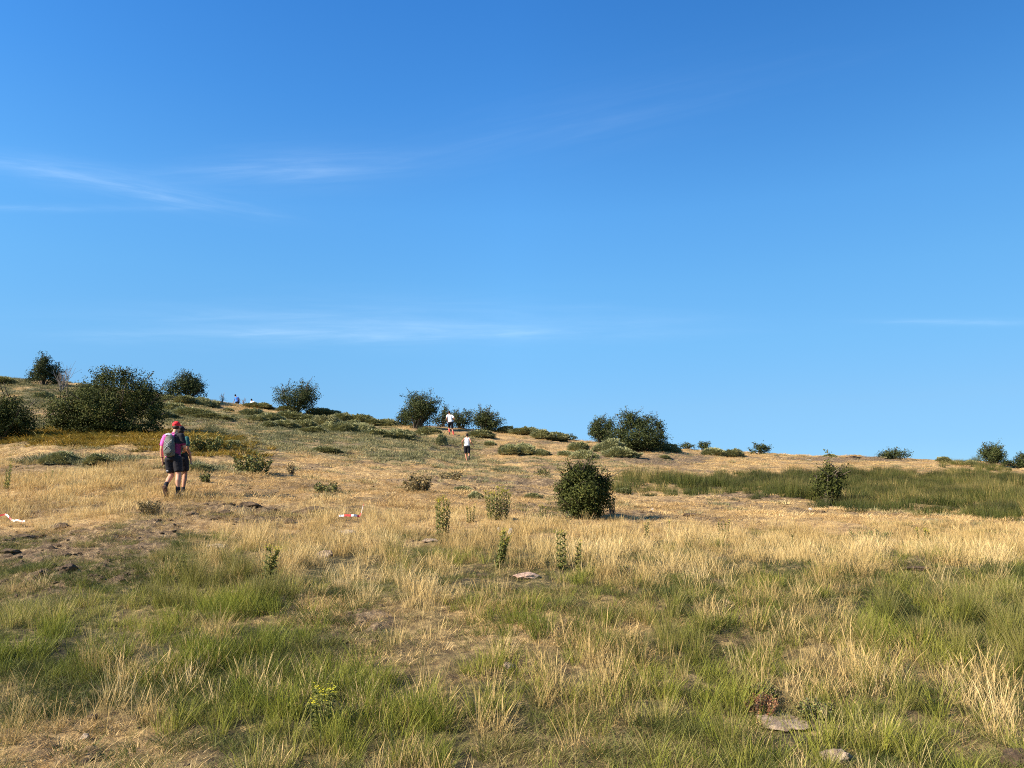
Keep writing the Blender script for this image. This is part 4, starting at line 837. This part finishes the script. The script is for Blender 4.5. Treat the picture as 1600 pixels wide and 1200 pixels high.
def head_chain(h, k=1.0, face=(0, 1)):
    x, y, z = h; fx, fy = face
    P_ = lambda f, s_, dz: (x + fx * f * k + fy * s_ * k, y + fy * f * k - fx * s_ * k, z + dz * k)
    return [[(x, y, z + .02 * k, .077 * k, .095 * k, .100 * k), (*P_(.018, 0, -.055), .060 * k, .072 * k, .062 * k)], [(*P_(.055, 0, -.095), .030 * k)],
            [(*P_(.094, 0, .0), .010 * k), (*P_(.108, 0, -.028), .014 * k)], [(*P_(.088, 0, -.062), .016 * k, .010 * k, .008 * k)],
            [(*P_(-.004, .080, -.01), .010 * k, .020 * k, .030 * k)], [(*P_(-.004, -.080, -.01), .010 * k, .020 * k, .030 * k)]]
def eyes(h, mat, parent, k=1.0):
    x, y, z = h; Vs = []; 
    for s_ in (-.032, .032): soft('eye', [[(x + s_ * k, y + .082 * k, z + .012 * k, .012 * k)]], mat, parent, .004, 0)
SKIN = simple('lighter_skin', (.52, .27, .175), .55, .10, 18); SKIND = simple('tanned_skin', (.36, .17, .10), .55, .10, 18)  # two even skin tones, the first lighter
BLK = simple('black_cloth', (.012, .012, .017), .8, .3, 30); DRK = simple('dark_hair', (.02, .014, .010), .7, .3, 60); WHT = simple('white_cloth', (.80, .80, .82), .8, .05, 20)
REDC = simple('red_cap_cloth', (.66, .02, .03), .7, .12, 25); PNK = simple('pink_shirt_cloth', (.80, .12, .42), .75, .22, 7)
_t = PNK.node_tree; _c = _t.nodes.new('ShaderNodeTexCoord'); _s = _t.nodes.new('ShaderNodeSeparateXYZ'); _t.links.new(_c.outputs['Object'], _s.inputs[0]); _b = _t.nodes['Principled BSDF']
_f = math_n(_t, 'MULTIPLY', math_n(_t, 'GREATER_THAN', _s.outputs[0], .07), math_n(_t, 'GREATER_THAN', _s.outputs[2], 1.20))  # shaded right side painted into the cloth colour: dark magenta, black at the shoulder
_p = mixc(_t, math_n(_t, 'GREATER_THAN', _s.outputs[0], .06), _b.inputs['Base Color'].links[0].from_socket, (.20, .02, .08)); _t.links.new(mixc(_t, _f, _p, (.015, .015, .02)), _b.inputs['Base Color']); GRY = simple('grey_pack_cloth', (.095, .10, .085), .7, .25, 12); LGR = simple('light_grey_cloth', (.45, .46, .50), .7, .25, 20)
DSH = simple('dark_shirt_cloth', (.022, .030, .032), .8, .3, 20); TEAL = simple('teal_sleeve_cloth', (.02, .10, .095), .75, .35, 14); LIME = simple('pale_green_cloth', (.20, .50, .22), .7, .2, 18); SHOE = simple('brown_shoe', (.10, .055, .040), .8, .3, 25); SOLE = simple('shoe_sole', (.05, .035, .03), .8, .3, 40)
MAG = simple('magenta_shoe', (.40, .03, .08), .7, .2, 20); SHO2 = simple('dark_shoe', (.03, .03, .035), .7, .3, 20); SOCKR = simple('red_sock', (.45, .06, .05), .8, .2, 20); BLUE = simple('blue_shirt_cloth', (.04, .17, .62), .75, .2, 15); NAVY = simple('navy_pack', (.02, .03, .10), .7, .2, 15)
EYEM = simple('eye', (.05, .03, .02), .3, .1, 20); LOGO = pmat('white_print', (.75, .75, .78), .6)
def shift(ch, o): return [[(q[0] + o[0], q[1] + o[1], q[2] + o[2]) + tuple(q[3:]) for q in c] for c in ch]
def box(name, size, loc, mat, parent, rot=(0, 0, 0), bev=.006):
    bm = bmesh.new(); bmesh.ops.create_cube(bm, size=1); 
    for v in bm.verts: v.co = Vector((v.co.x * size[0], v.co.y * size[1], v.co.z * size[2]))
    bmesh.ops.bevel(bm, geom=bm.edges[:], offset=bev, segments=2, affect='EDGES', profile=.5)
    me = bpy.data.meshes.new(name); bm.to_mesh(me); bm.free(); me.materials.append(mat); o = bpy.data.objects.new(name, me); COL.objects.link(o); o.location = loc; o.rotation_euler = rot; o.parent = parent; return o
def strap(name, pts, w, th, mat, parent):
    Vt, Ft = tube_np(pts, w, w, 8); return mesh_np(name, Vt, Ft, None, mat, True, parent=parent)

# --- walker with red cap, pink shirt and grey backpack
pL = at(271, v=779); L0 = empty('person', pL); L0.rotation_euler = (0, rad(-5.0), 0); tag(L0, 'walker in red cap, pink shirt and black shorts with a grey backpack', 'person', 'people on the hill')
hd = (.045, .10, 1.60)
legR = [(.09, .0, .88, .098, .098, .098), (.10, .03, .66, .078), (.105, .03, .50, .060), (.112, -.015, .37, .060), (.105, -.01, .22, .046), (.10, -.005, .09, .037), (.10, .0, .07, .038)]
legL = [(-.085, .0, .88, .098, .098, .098), (-.085, .06, .66, .078), (-.082, .09, .50, .060), (-.085, -.02, .42, .060), (-.082, -.13, .33, .044), (-.08, -.20, .27, .036), (-.08, -.215, .25, .036)]
armL = [(-.175, .02, 1.385, .055), (-.225, .0, 1.26, .050), (-.255, -.01, 1.12, .041), (-.268, .02, 1.02, .040), (-.272, .06, .90, .029)]
armR = [(.185, .02, 1.385, .055), (.215, .03, 1.26, .050), (.235, .06, 1.13, .041), (.20, .18, 1.08, .038), (.14, .28, 1.05, .029)]
torso = [(0, .0, .92, .165, .115, .10), (.005, .02, 1.08, .150, .105, .10), (.01, .03, 1.24, .165, .115, .11), (.012, .03, 1.36, .150, .10, .08)]
sh = [(-.16, .02, 1.39, .055), (.175, .02, 1.39, .055)]
neck = [(.015, .03, 1.42, .056), (.03, .06, 1.50, .054), (.042, .09, 1.56, .056)]
footR = [(.10, -.03, .045, .036), (.102, .09, .035, .040, .05, .028), (.105, .16, .03, .038, .04, .02)]
footL = [(-.08, -.23, .22, .036), (-.083, -.17, .10, .040, .04, .04), (-.085, -.13, .045, .036, .04, .03)]
soft('body', [legR, legL, armL, armR, torso, sh, neck, footR, footL] + head_chain(hd) + hand_chain((-.272, .07, .885), (.05, .12, -1), -1) + hand_chain((.13, .29, 1.045), (-.8, .4, -.1), 1), SKIN, L0, .0075, 4)
eyes(hd, EYEM, L0)
soft('hair', [[(hd[0], hd[1] - .022, hd[2] + .0, .079, .082, .062)]], DRK, L0, .008, 3)
cap = soft('cap', [[(hd[0], hd[1] - .004, hd[2] + .068, .090, .106, .072), (hd[0], hd[1] + .0, hd[2] + .085, .082, .095, .062)]], REDC, L0, .008, 3)
soft('brim', [[(hd[0] - .03, hd[1] + .12, hd[2] + .055, .042, .055, .010), (hd[0] + .03, hd[1] + .12, hd[2] + .055, .042, .055, .010)]], REDC, cap, .006, 2)
sk = .016
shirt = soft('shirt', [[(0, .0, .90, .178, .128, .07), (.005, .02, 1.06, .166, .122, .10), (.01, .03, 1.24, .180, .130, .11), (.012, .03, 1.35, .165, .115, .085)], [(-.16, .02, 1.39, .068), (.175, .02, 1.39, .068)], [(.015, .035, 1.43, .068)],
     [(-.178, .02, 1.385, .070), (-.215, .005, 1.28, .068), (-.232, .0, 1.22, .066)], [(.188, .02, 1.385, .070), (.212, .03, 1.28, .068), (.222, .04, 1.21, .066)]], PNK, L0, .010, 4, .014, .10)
soft('collar', [[(.015, .035, 1.455, .066, .070, .022)]], BLK, shirt, .007, 3)
sht = soft('shorts', [[(0, 0, .97, .168, .125, .05), (0, 0, .87, .182, .135, .08)], [(.092, .0, .86, .108, .118, .10), (.102, .02, .66, .100, .106, .08), (.106, .03, .575, .094, .100, .03)], [(-.088, .0, .86, .108, .118, .10), (-.088, .05, .66, .100, .106, .08), (-.086, .07, .575, .094, .100, .03)]], BLK, L0, .010, 4, .012, .09)
box('print', (.045, .004, .012), (-.115, -.050, .60), LOGO, sht, bev=.001)
bp = soft('backpack', [[(-.02, -.125, 1.34, .100, .060, .06), (-.02, -.150, 1.20, .130, .085, .08), (-.02, -.155, 1.05, .135, .095, .08), (-.02, -.135, .95, .122, .080, .05)]], GRY, L0, .009, 4, .012, .08)
soft('front_pocket', [[(-.02, -.225, 1.13, .085, .035, .06), (-.02, -.228, 1.01, .092, .035, .06)]], GRY, bp, .008, 3, .008, .05)
soft('top_flap', [[(-.085, -.09, 1.425, .055, .045, .030), (-.02, -.09, 1.415, .055, .045, .028)]], LGR, bp, .008, 3, .008, .04)
for sx in (-1, 1):
    strap('strap', [(-.02 + sx * .085, -.07, 1.40), (-.01 + sx * .10, .03, 1.475), (-.0 + sx * .10, .12, 1.40), (sx * .10, .17, 1.25), (sx * .14, .10, 1.02)], .017, .01, GRY, bp)
    strap('side_cord', [(-.02 + sx * .09, -.215, 1.28), (-.02 - sx * .03, -.265, 1.16), (-.02 + sx * .09, -.265, 1.05), (-.02 - sx * .02, -.235, .96)], .005, .005, LGR, bp)
for sx, an, ft in ((1, [(.105, -.01, .19, .052), (.10, .0, .10, .049)], footR), (-1, [(-.081, -.165, .305, .049), (-.08, -.215, .25, .047)], footL)):
    soft('sock', [an], BLK, L0, .008, 2)
shR = soft('shoe', [[(.10, -.035, .055, .046), (.102, .08, .045, .050, .055, .038), (.107, .175, .035, .043, .045, .028)]], SHO2, L0, .008, 3); box('sole', (.09, .29, .022), (.103, .07, .012), SOLE, shR, bev=.008)
shL = soft('shoe', [[(-.08, -.245, .215, .046, .05, .05), (-.083, -.175, .10, .050, .045, .05), (-.086, -.135, .045, .043, .045, .036)]], SHOE, L0, .008, 3); box('sole', (.088, .022, .27), (-.083, -.232, .125), SHOE, shL, rot=(.42, 0, 0), bev=.008)
soft('watch', [[(-.273, .05, .925, .036, .036, .014)]], BLK, L0, .006, 1)
ph = box('phone', (.012, .15, .075), (-.235, .12, .80), BLK, None, rot=(.35, .1, -.25)); ph.location = pL + Vector((-.285, .125, .79)); tag(ph, 'black phone held low in the left hand of the walker in pink', 'phone')

# --- walker in dark shirt, partly behind
pR = at(281, y=pL.y + .42); 
pR.x = pL.x - .01; pR.z = H(pR.x, pR.y); R0 = empty('person', pR); R0.rotation_euler = (0, rad(-4.6), 0); tag(R0, 'walker in dark cap, dark green shirt and black shorts, right of the pink one', 'person', 'people on the hill')
hd = (-.025, .08, 1.50)
legR = [(.075, .0, .84, .092), (.07, .05, .63, .072), (.065, .07, .48, .056), (.07, .02, .35, .055), (.065, -.02, .20, .042), (.06, -.03, .08, .034)]
legL = [(-.085, .0, .84, .092), (-.08, .04, .63, .072), (-.075, .08, .48, .056), (-.08, .06, .35, .055), (-.08, .04, .2, .042), (-.08, .04, .08, .034)]
armR = [(.135, .0, 1.30, .052), (.160, -.03, 1.19, .048), (.172, -.05, 1.06, .040), (.190, .0, .98, .038), (.200, .05, .86, .028)]
armL = [(-.165, .0, 1.30, .052), (-.20, .02, 1.18, .046), (-.21, .06, 1.05, .039), (-.16, .17, 1.02, .036), (-.10, .25, 1.02, .028)]
soft('body', [legR, legL, armR, armL, [(0, 0, .88, .150, .11, .10), (-.005, .01, 1.02, .135, .10, .10), (-.01, .02, 1.17, .148, .108, .10), (-.012, .02, 1.28, .135, .095, .07)], [(-.15, .01, 1.31, .05), (.125, .01, 1.31, .05)], [(-.015, .03, 1.34, .050), (-.025, .06, 1.44, .050)],
     [(.06, -.04, .04, .034), (.06, .08, .035, .038, .05, .026)], [(-.08, .02, .04, .034), (-.08, .14, .035, .038, .05, .026)]] + head_chain(hd, .95) + hand_chain((.201, .06, .845), (.02, .1, -1), 1) + hand_chain((-.09, .26, 1.02), (.8, .4, .1), 1), SKIND, R0, .0075, 4)
eyes(hd, EYEM, R0, .95)
soft('hair', [[(hd[0], hd[1] - .02, hd[2] + .0, .078, .080, .070)]], DRK, R0, .008, 3)
cap = soft('cap', [[(hd[0], hd[1] - .002, hd[2] + .06, .086, .102, .066), (hd[0], hd[1], hd[2] + .075, .078, .09, .058)]], BLK, R0, .008, 3)
soft('brim', [[(hd[0] + .03, hd[1] + .105, hd[2] + .05, .038, .05, .010), (hd[0] + .075, hd[1] + .09, hd[2] + .05, .034, .045, .010)]], BLK, cap, .006, 2)
shirt = soft('shirt', [[(0, 0, .86, .165, .122, .06), (-.005, .01, 1.0, .152, .116, .10), (-.01, .02, 1.17, .163, .124, .10), (-.012, .02, 1.27, .150, .11, .075)], [(-.15, .01, 1.31, .062), (.125, .01, 1.31, .062)], [(-.015, .03, 1.355, .062)]], DSH, R0, .010, 4, .014, .09)
for nm, c_ in (('sleeve', [(.137, .0, 1.30, .064), (.155, -.02, 1.21, .065), (.162, -.033, 1.155, .064)]), ('sleeve', [(-.168, .0, 1.30, .064), (-.19, .015, 1.21, .063), (-.2, .02, 1.16, .062)])): soft(nm, [c_], TEAL, shirt, .009, 3, .012, .06)
soft('shorts', [[(0, 0, .92, .152, .118, .05), (0, 0, .83, .170, .13, .08)], [(.078, .0, .82, .104, .112, .1), (.074, .04, .62, .096, .1, .07), (.072, .05, .56, .092, .096, .03)], [(-.086, .0, .82, .104, .112, .1), (-.082, .03, .62, .096, .1, .07), (-.08, .04, .56, .092, .096, .03)]], BLK, R0, .010, 4, .012, .09)
soft('waist_pack', [[(-.02, -.135, .975, .050, .028, .050), (.045, -.130, .975, .050, .028, .048)]], LIME, R0, .008, 3, .006, .05)
for x_, y_ in ((.06, .0), (-.08, .06)):
    s_ = soft('shoe', [[(x_, y_ - .035, .055, .044), (x_, y_ + .07, .042, .047, .05, .036), (x_ + .004, y_ + .15, .034, .04, .042, .027)]], SHO2, R0, .008, 3); box('sole', (.085, .27, .02), (x_ + .002, y_ + .06, .011), LGR, s_, bev=.008)
    soft('sock', [[(x_, y_ - .03, .09, .045), (x_ + .002, y_ - .028, .15, .045)]], BLK, R0, .008, 2)

# --- runners
def runner(label, p, J, skin, top, topm, sleeves, shorts, shoe, sock=None, hairm=DRK, name='person', bent=0, pack=None, capm=None):
    """J: dictionary of joints"""
    r0 = empty(name, p); tag(r0, label, 'person', 'people on the hill'); j = {k: Vector(v) for k, v in J.items()}
    def ch(*a): return [(*j[k], r) for k, r in a]
    hips, chest, hd = j['hip'], j['chest'], j['head']; hl, hr = hips + Vector((-.085, 0, -.04)), hips + Vector((.085, 0, -.04)); sl_, sr_ = j['sl'], j['sr']; mid_ = (hips + chest) / 2; base = chest + Vector((0, 0, .10))
    body = [[(*hips, .150, .11, .09), (*mid_, .135, .10, .10), (*chest, .160, .11, .11), (*base, .14, .095, .07)], [(*sl_, .052), (*sr_, .052)], [(*base, .055), (*(base.lerp(hd, .55)), .05), (*hd, .05)],
        [(*hl, .092), (*hl.lerp(j['kl'], .5), .076), *ch(('kl', .056)), (*j['kl'].lerp(j['al'], .3), .057), *ch(('al', .035))], [(*hr, .092), (*hr.lerp(j['kr'], .5), .076), *ch(('kr', .056)), (*j['kr'].lerp(j['ar'], .3), .057), *ch(('ar', .035))],
        [(*sl_, .05), (*sl_.lerp(j['el'], .5), .045), *ch(('el', .038)), (*j['el'].lerp(j['wl'], .3), .037), *ch(('wl', .026))], [(*sr_, .05), (*sr_.lerp(j['er'], .5), .045), *ch(('er', .038)), (*j['er'].lerp(j['wr'], .3), .037), *ch(('wr', .026))],
        [(*j['al'], .035), (*j['tl'], .032)], [(*j['ar'], .035), (*j['tr'], .032)]]
    dl = (j['wl'] - j['el']).normalized(); dr = (j['wr'] - j['er']).normalized()
    soft('body', body + head_chain(tuple(hd)) + hand_chain(j['wl'] + dl * .02, dl, -1, .009, 1.2) + hand_chain(j['wr'] + dr * .02, dr, 1, .009, 1.2), skin, r0, .009, 3)
    eyes(tuple(hd), EYEM, r0)
    soft('hair' if not capm else 'cap', [[(hd.x, hd.y - .012, hd.z + .045, .085, .096, .082), (hd.x, hd.y - .03, hd.z - .01, .074, .07, .06)]], capm or hairm, r0, .009, 2)
    tr_ = [[(*(hips + Vector((0, 0, .05))), .158, .118, .05), (*mid_, .148, .112, .10), (*chest, .172, .122, .11), (*base, .150, .10, .07)], [(*sl_.lerp(sr_, .1 if not sleeves else 0), .058), (*sl_.lerp(sr_, .9 if not sleeves else 1), .058)]]
    if sleeves: tr_ += [[(*sl_, .062), (*sl_.lerp(j['el'], .55), .062)], [(*sr_, .062), (*sr_.lerp(j['er'], .55), .062)]]
    soft(top, tr_, topm, r0, .011, 4, .014, .09)
    soft('shorts', [[(*(hips + Vector((0, 0, .05))), .155, .118, .05), (*(hips - Vector((0, 0, .03))), .170, .13, .08)], [(*hl, .104), (*hl.lerp(j['kl'], .72), .090)], [(*hr, .104), (*hr.lerp(j['kr'], .72), .090)]], shorts, r0, .011, 4, .012, .09)
    for a, t_ in (('al', 'tl'), ('ar', 'tr')):
        soft('shoe', [[(*(j[a] + (j[a] - j[t_]).normalized() * .03 - Vector((0, 0, .02))), .045), (*j[t_], .044)]], shoe, r0, .009, 3)
    if sock:
        for a, k_ in (('al', 'kl'), ('ar', 'kr')): soft('sock', [[(*j[a], .045), (*j[a].lerp(j[k_], .55), .060)]], sock, r0, .009, 2)
    if pack: soft('backpack', [[(*(chest + Vector(pack)), .10, .09, .10), (*(mid_ + Vector(pack)), .11, .10, .11)]], NAVY, r0, .011, 3)
    return r0
pA = at(731, y=44.5); pA.z -= .0
runner('runner in white sleeveless top and black shorts, the lower one on the straw slope', pA, dict(hip=(-.06, .0, .95), chest=(-.06, .03, 1.28), head=(-.06, .06, 1.60), sl=(-.21, .03, 1.41), sr=(.09, .03, 1.41), el=(-.33, -.08, 1.22), wl=(-.31, .08, 1.04), er=(.17, -.08, 1.20), wr=(.27, .02, 1.04),
    kl=(-.13, .12, .52), al=(-.05, .02, .10), tl=(-.05, .15, .05), kr=(.06, .08, .52), ar=(.08, -.24, .34), tr=(.08, -.22, .20)), SKIND, 'vest', WHT, False, BLK, SHO2)
pB = at(709, y=56.0); pB.z -= .0
runner('runner in white T-shirt and black shorts, the upper one by the ridge trees', pB, dict(hip=(-.22, .0, .90), chest=(-.28, .10, 1.22), head=(-.33, .20, 1.55), sl=(-.43, .10, 1.36), sr=(-.12, .10, 1.34), el=(-.48, -.05, 1.16), wl=(-.44, .12, 1.02), er=(.02, .02, 1.16), wr=(-.02, .22, 1.05),
    kl=(-.33, .22, .60), al=(-.28, .02, .30), tl=(-.28, .0, .17), kr=(-.10, .10, .50), ar=(.0, -.05, .10), tr=(.0, .08, .04)), SKIND, 'tshirt', WHT, True, BLK, SHO2, SOCKR).scale = (1.12, 1.12, 1.16)
pC = at(368, y=73.0)
runner('person in blue shirt and dark cap with dark backpack, waist deep behind the skyline', pC, dict(hip=(.14, .0, .98), chest=(.05, .03, 1.32), head=(-.10, .08, 1.62), sl=(-.10, .03, 1.43), sr=(.20, .03, 1.43), el=(-.16, .05, 1.16), wl=(-.24, .16, 1.05), er=(.30, -.05, 1.18), wr=(.30, .1, 1.02),
    kl=(.0, .15, .52), al=(.02, .05, .10), tl=(.0, .18, .05), kr=(.22, .0, .52), ar=(.25, -.2, .15), tr=(.25, -.1, .06)), SKIND, 'shirt', BLUE, True, BLK, SHO2, None, pack=(.19, -.06, .0), capm=BLK)
pD = at(393, y=74.0)
runner('person in dark cap and white shirt, only head and shoulder above the broom dome', pD, dict(hip=(.10, .0, .98), chest=(.06, .03, 1.32), head=(-.06, .06, 1.60), sl=(-.10, .03, 1.43), sr=(.21, .03, 1.43), el=(-.16, .05, 1.16), wl=(-.2, .16, 1.05), er=(.28, -.05, 1.18), wr=(.28, .1, 1.02),
    kl=(.0, .15, .52), al=(.02, .05, .10), tl=(.0, .18, .05), kr=(.2, .0, .52), ar=(.22, -.2, .15), tr=(.22, -.1, .06)), SKIND, 'shirt', WHT, True, BLK, SHO2, None, capm=BLK)
